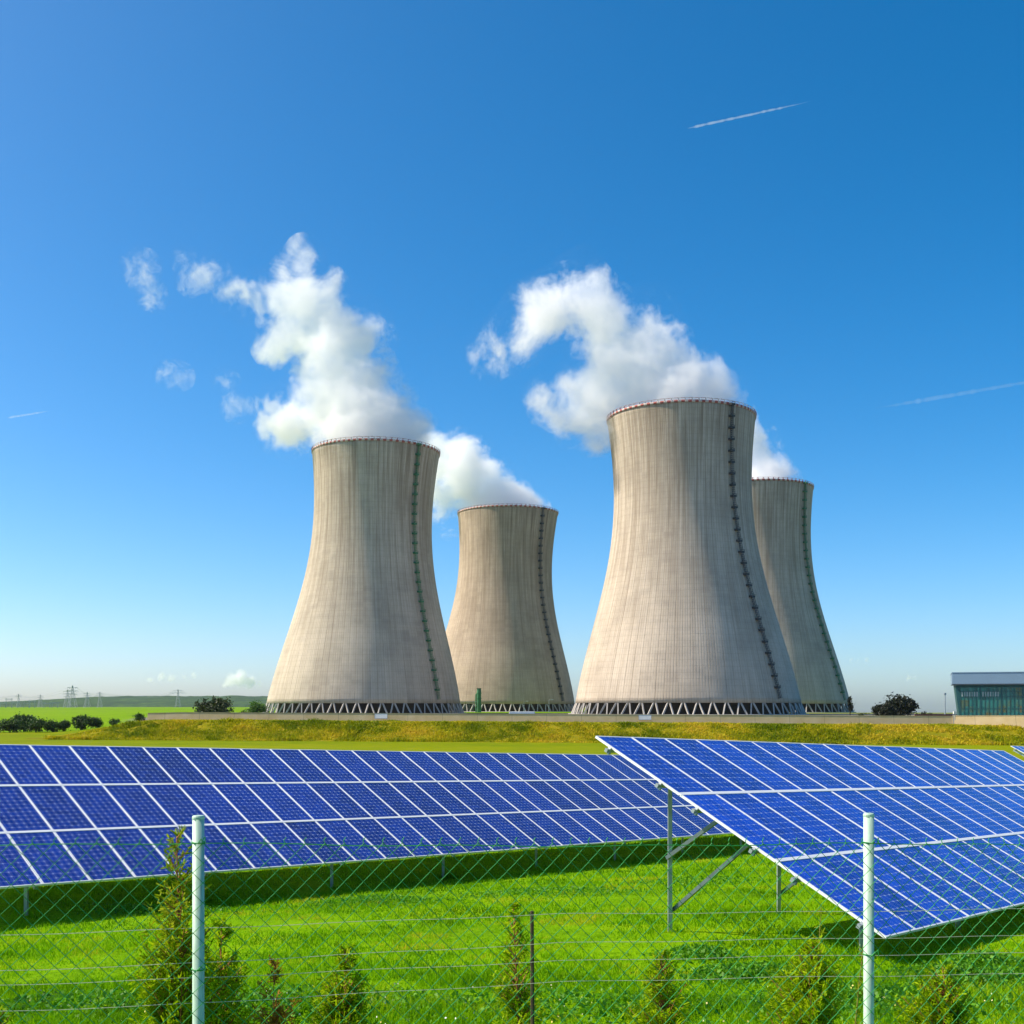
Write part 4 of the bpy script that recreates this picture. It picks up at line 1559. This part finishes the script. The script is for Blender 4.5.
def sapling(name, px, ytop, Y, wpx, label, mats, seed, bare_top=.12, dens=1.0, branches=70, sweep=.75, group='young conifers planted along the fence', top_mat=None, cat='sapling', narrow=1.0, slim=.29):
    r = np.random.default_rng(seed)
    p = at(px, ytop, Y)
    zg = gz_at(p.x, Y)
    H = p.z - zg
    Rm = wpx / F * Y / 2
    t = empty(name, (p.x, Y, zg), label, cat, group)
    # stem
    bend = r.normal(0, .02, 2)
    def stem(f): return np.array([bend[0] * math.sin(f * 4) , bend[1] * math.sin(f * 3), H * f])
    sm = MB()
    sm.tube([stem(f) for f in np.linspace(0, 1, 14)], .007 * (H / 1.4), 6, taper=list(np.linspace(1.2, .18, 14)))
    L0 = []; L1 = []; W = []; TP = []
    nb = int(branches * dens * (1.6 if px < 230 else 2.5))
    for i in range(nb):
        f = 1 - (r.uniform(0, 1) ** 1.1) * .62
        if f > 1 - bare_top and r.uniform() < .45: continue
        prof = min(1.0, (1 - f) / slim) ** .95
        Lb = Rm * (0.17 + .95 * prof) * r.uniform(.6, 1.15) * narrow
        az = r.uniform(0, 2 * math.pi); el = r.uniform(.45, 1.05)
        dr = np.array([math.cos(az) * math.cos(el), math.sin(az) * math.cos(el), math.sin(el)])
        o = stem(f)
        n = max(4, int(Lb / .016))
        e = o + dr * Lb
        up = np.array([0, 0, 1.0])
        pts = []
        for k in range(n + 1):
            g = k / n
            pts.append(o + dr * Lb * g + up * Lb * .22 * g * g)
        sm.tube([pts[0], pts[n // 2], pts[-1]], .0034, 4, caps=False, taper=[1, .7, .3])
        side = np.cross(dr, up); side /= np.linalg.norm(side) + 1e-9
        side = side * math.cos(az * 3) + np.cross(side, dr) * math.sin(az * 3)
        for k in range(1, n + 1):
            g = k / n
            for sgn in (-1, 1):
                if r.uniform() > .85: continue
                bl = Lb * (.36 * (1 - g) + .14) * r.uniform(.6, 1.1)
                bl = min(bl, .12)
                bd = dr * sweep + side * sgn * .8 + r.normal(0, .18, 3); bd /= np.linalg.norm(bd)
                q0 = pts[k]
                q1 = q0 + bd * bl
                L0.append(q0); L1.append(q1); W.append(.0038); TP.append(f)
                m_ = max(1, int(bl / .016))
                for j in range(1, m_ + 1):
                    c = q0 + (q1 - q0) * j / (m_ + .3)
                    for s2 in (-1, 1):
                        ll = r.uniform(.012, .032)
                        ld = bd * .75 + np.cross(bd, np.cross(dr, side)) * s2 * .7 + r.normal(0, .15, 3)
                        ld /= np.linalg.norm(ld)
                        L0.append(c); L1.append(c + ld * ll); W.append(.0078); TP.append(f)
    L0 = np.array(L0); L1 = np.array(L1); W = np.array(W); TP = np.array(TP)
    sm.build('trunk', M['twig'], t, smooth=True)
    # lower crown and paler young top
    cut = TP + r.normal(0, .05, len(TP)) > .72 if top_mat is not None else np.zeros(len(TP), bool)
    for nm, sel, mt in (('crown', ~cut, mats), ('young_tip', cut, top_mat)):
        if sel.sum() == 0: continue
        V, Q = strips(L0[sel], L1[sel], W[sel], r)
        link_mesh(nm, np_mesh(nm, V, [Q]), mt, t)
    return t


def fy(px): return 4.08 + (px - 198) / 670 * .54


sapling('thuja', 178, 838, fy(178) + .34, 112, 'tallest young thuja beside the left fence post, yellow-green tip', M['thuja'], 1, .22, 1.0, 130, slim=.46, top_mat=M['thuja_tip'])
sapling('thuja', 222, 925, fy(222) + .5, 70, 'dark bushy thuja right behind the left fence post', M['thuja'], 2, .1, 1.0, 90)
sapling('thuja', 2, 985, fy(2) + .42, 60, 'dark young thuja cut by the left edge', M['thuja'], 3, .1, 1.0, 70)
sapling('thuja', 272, 965, fy(272) + .45, 62, 'rusty dry young conifer between the left post and the green one', M['rusty'], 4, .15, .6, 60)
sapling('thuja', 343, 952, fy(343) + .45, 80, 'green young thuja with brown twigs, left of the middle', M['thuja'], 5, .12, 1.0, 85)
sapling('thuja', 517, 905, fy(517) + .45, 62, 'slim young thuja with a red stem beside the wooden stake', M['thuja'], 6, .25, .6, 90, narrow=.85)
sapling('thuja', 662, 955, fy(662) + .45, 76, 'open young thuja under the left support of the right array', M['thuja'], 7, .12, .8, 80)
sapling('thuja', 808, 945, fy(808) + .45, 92, 'broad brownish young thuja just left of the right fence post', M['thuja'], 8, .12, .9, 85)
sapling('thuja', 942, 968, fy(942) + .45, 80, 'low young thuja right of the right fence post', M['thuja'], 9, .12, .9, 80)
# tall thin weed stalks
M['stalk'] = plain('weed_stalk', (0.22, 0.20, 0.03), 0.7, 0, 0.3, 20)


def weed(px, ytop, Y, label, seed, lean=.03):
    r = np.random.default_rng(seed)
    p = at(px, ytop, Y); zg = gz_at(p.x, Y); H = p.z - zg
    t = empty('weed_stalk', (p.x, Y, zg), label, 'weed', 'tall weed stalks by the fence')
    m = MB()
    S = lambda f: np.array([lean * f * f * H, 0, H * f])
    m.tube([S(f) for f in np.linspace(0, 1, 8)], .005, 5, taper=list(np.linspace(1.2, .4, 8)))
    l0 = []; l1 = []
    for i in range(26):
        f = r.uniform(.5, 1); az = r.uniform(0, 6.28)
        d = np.array([math.cos(az) * .7, math.sin(az) * .7, .8])
        L = r.uniform(.03, .085) * (1.2 - f * .6)
        l0.append(S(f)); l1.append(S(f) + d * L)
        for k in range(4):
            c = S(f) + d * L * r.uniform(.4, 1)
            l0.append(c); l1.append(c + r.normal(0, .013, 3) + np.array([0, 0, .01]))
    m.build('stem', M['stalk'], t)
    V, Q = strips(np.array(l0), np.array(l1), np.full(len(l0), .006), r)
    link_mesh('leaves', np_mesh('leaves', V, [Q]), M['thuja_tip'], t)


weed(811, 907, fy(811) + .5, 'tall thin weed stalk left of the right fence post', 21)
weed(846, 938, fy(846) + .5, 'shorter weed stalk close beside the right fence post', 22, .06)
weed(672, 950, fy(672) + .6, 'pale weed stalk below the tall support post', 23, -.03)


# ------------------------------------------------------------------ air
def haze():
    m = MB(); m.box((-3600, -40, -8), (1900, 4600, 270))
    t = NT('thin_air')
    pv = t.n("ShaderNodeVolumePrincipled")
    pv.inputs['Color'].default_value = (0.80, 0.88, 1.0, 1)
    pv.inputs['Density'].default_value = 0.00003
    pv.inputs['Anisotropy'].default_value = 0.3
    t.l(pv.outputs[0], t.out.inputs['Volume'])
    o = m.build('haze', t.m)
    tag(o, 'thin pale haze over the fields and the power station', 'haze', kind='stuff')


haze()
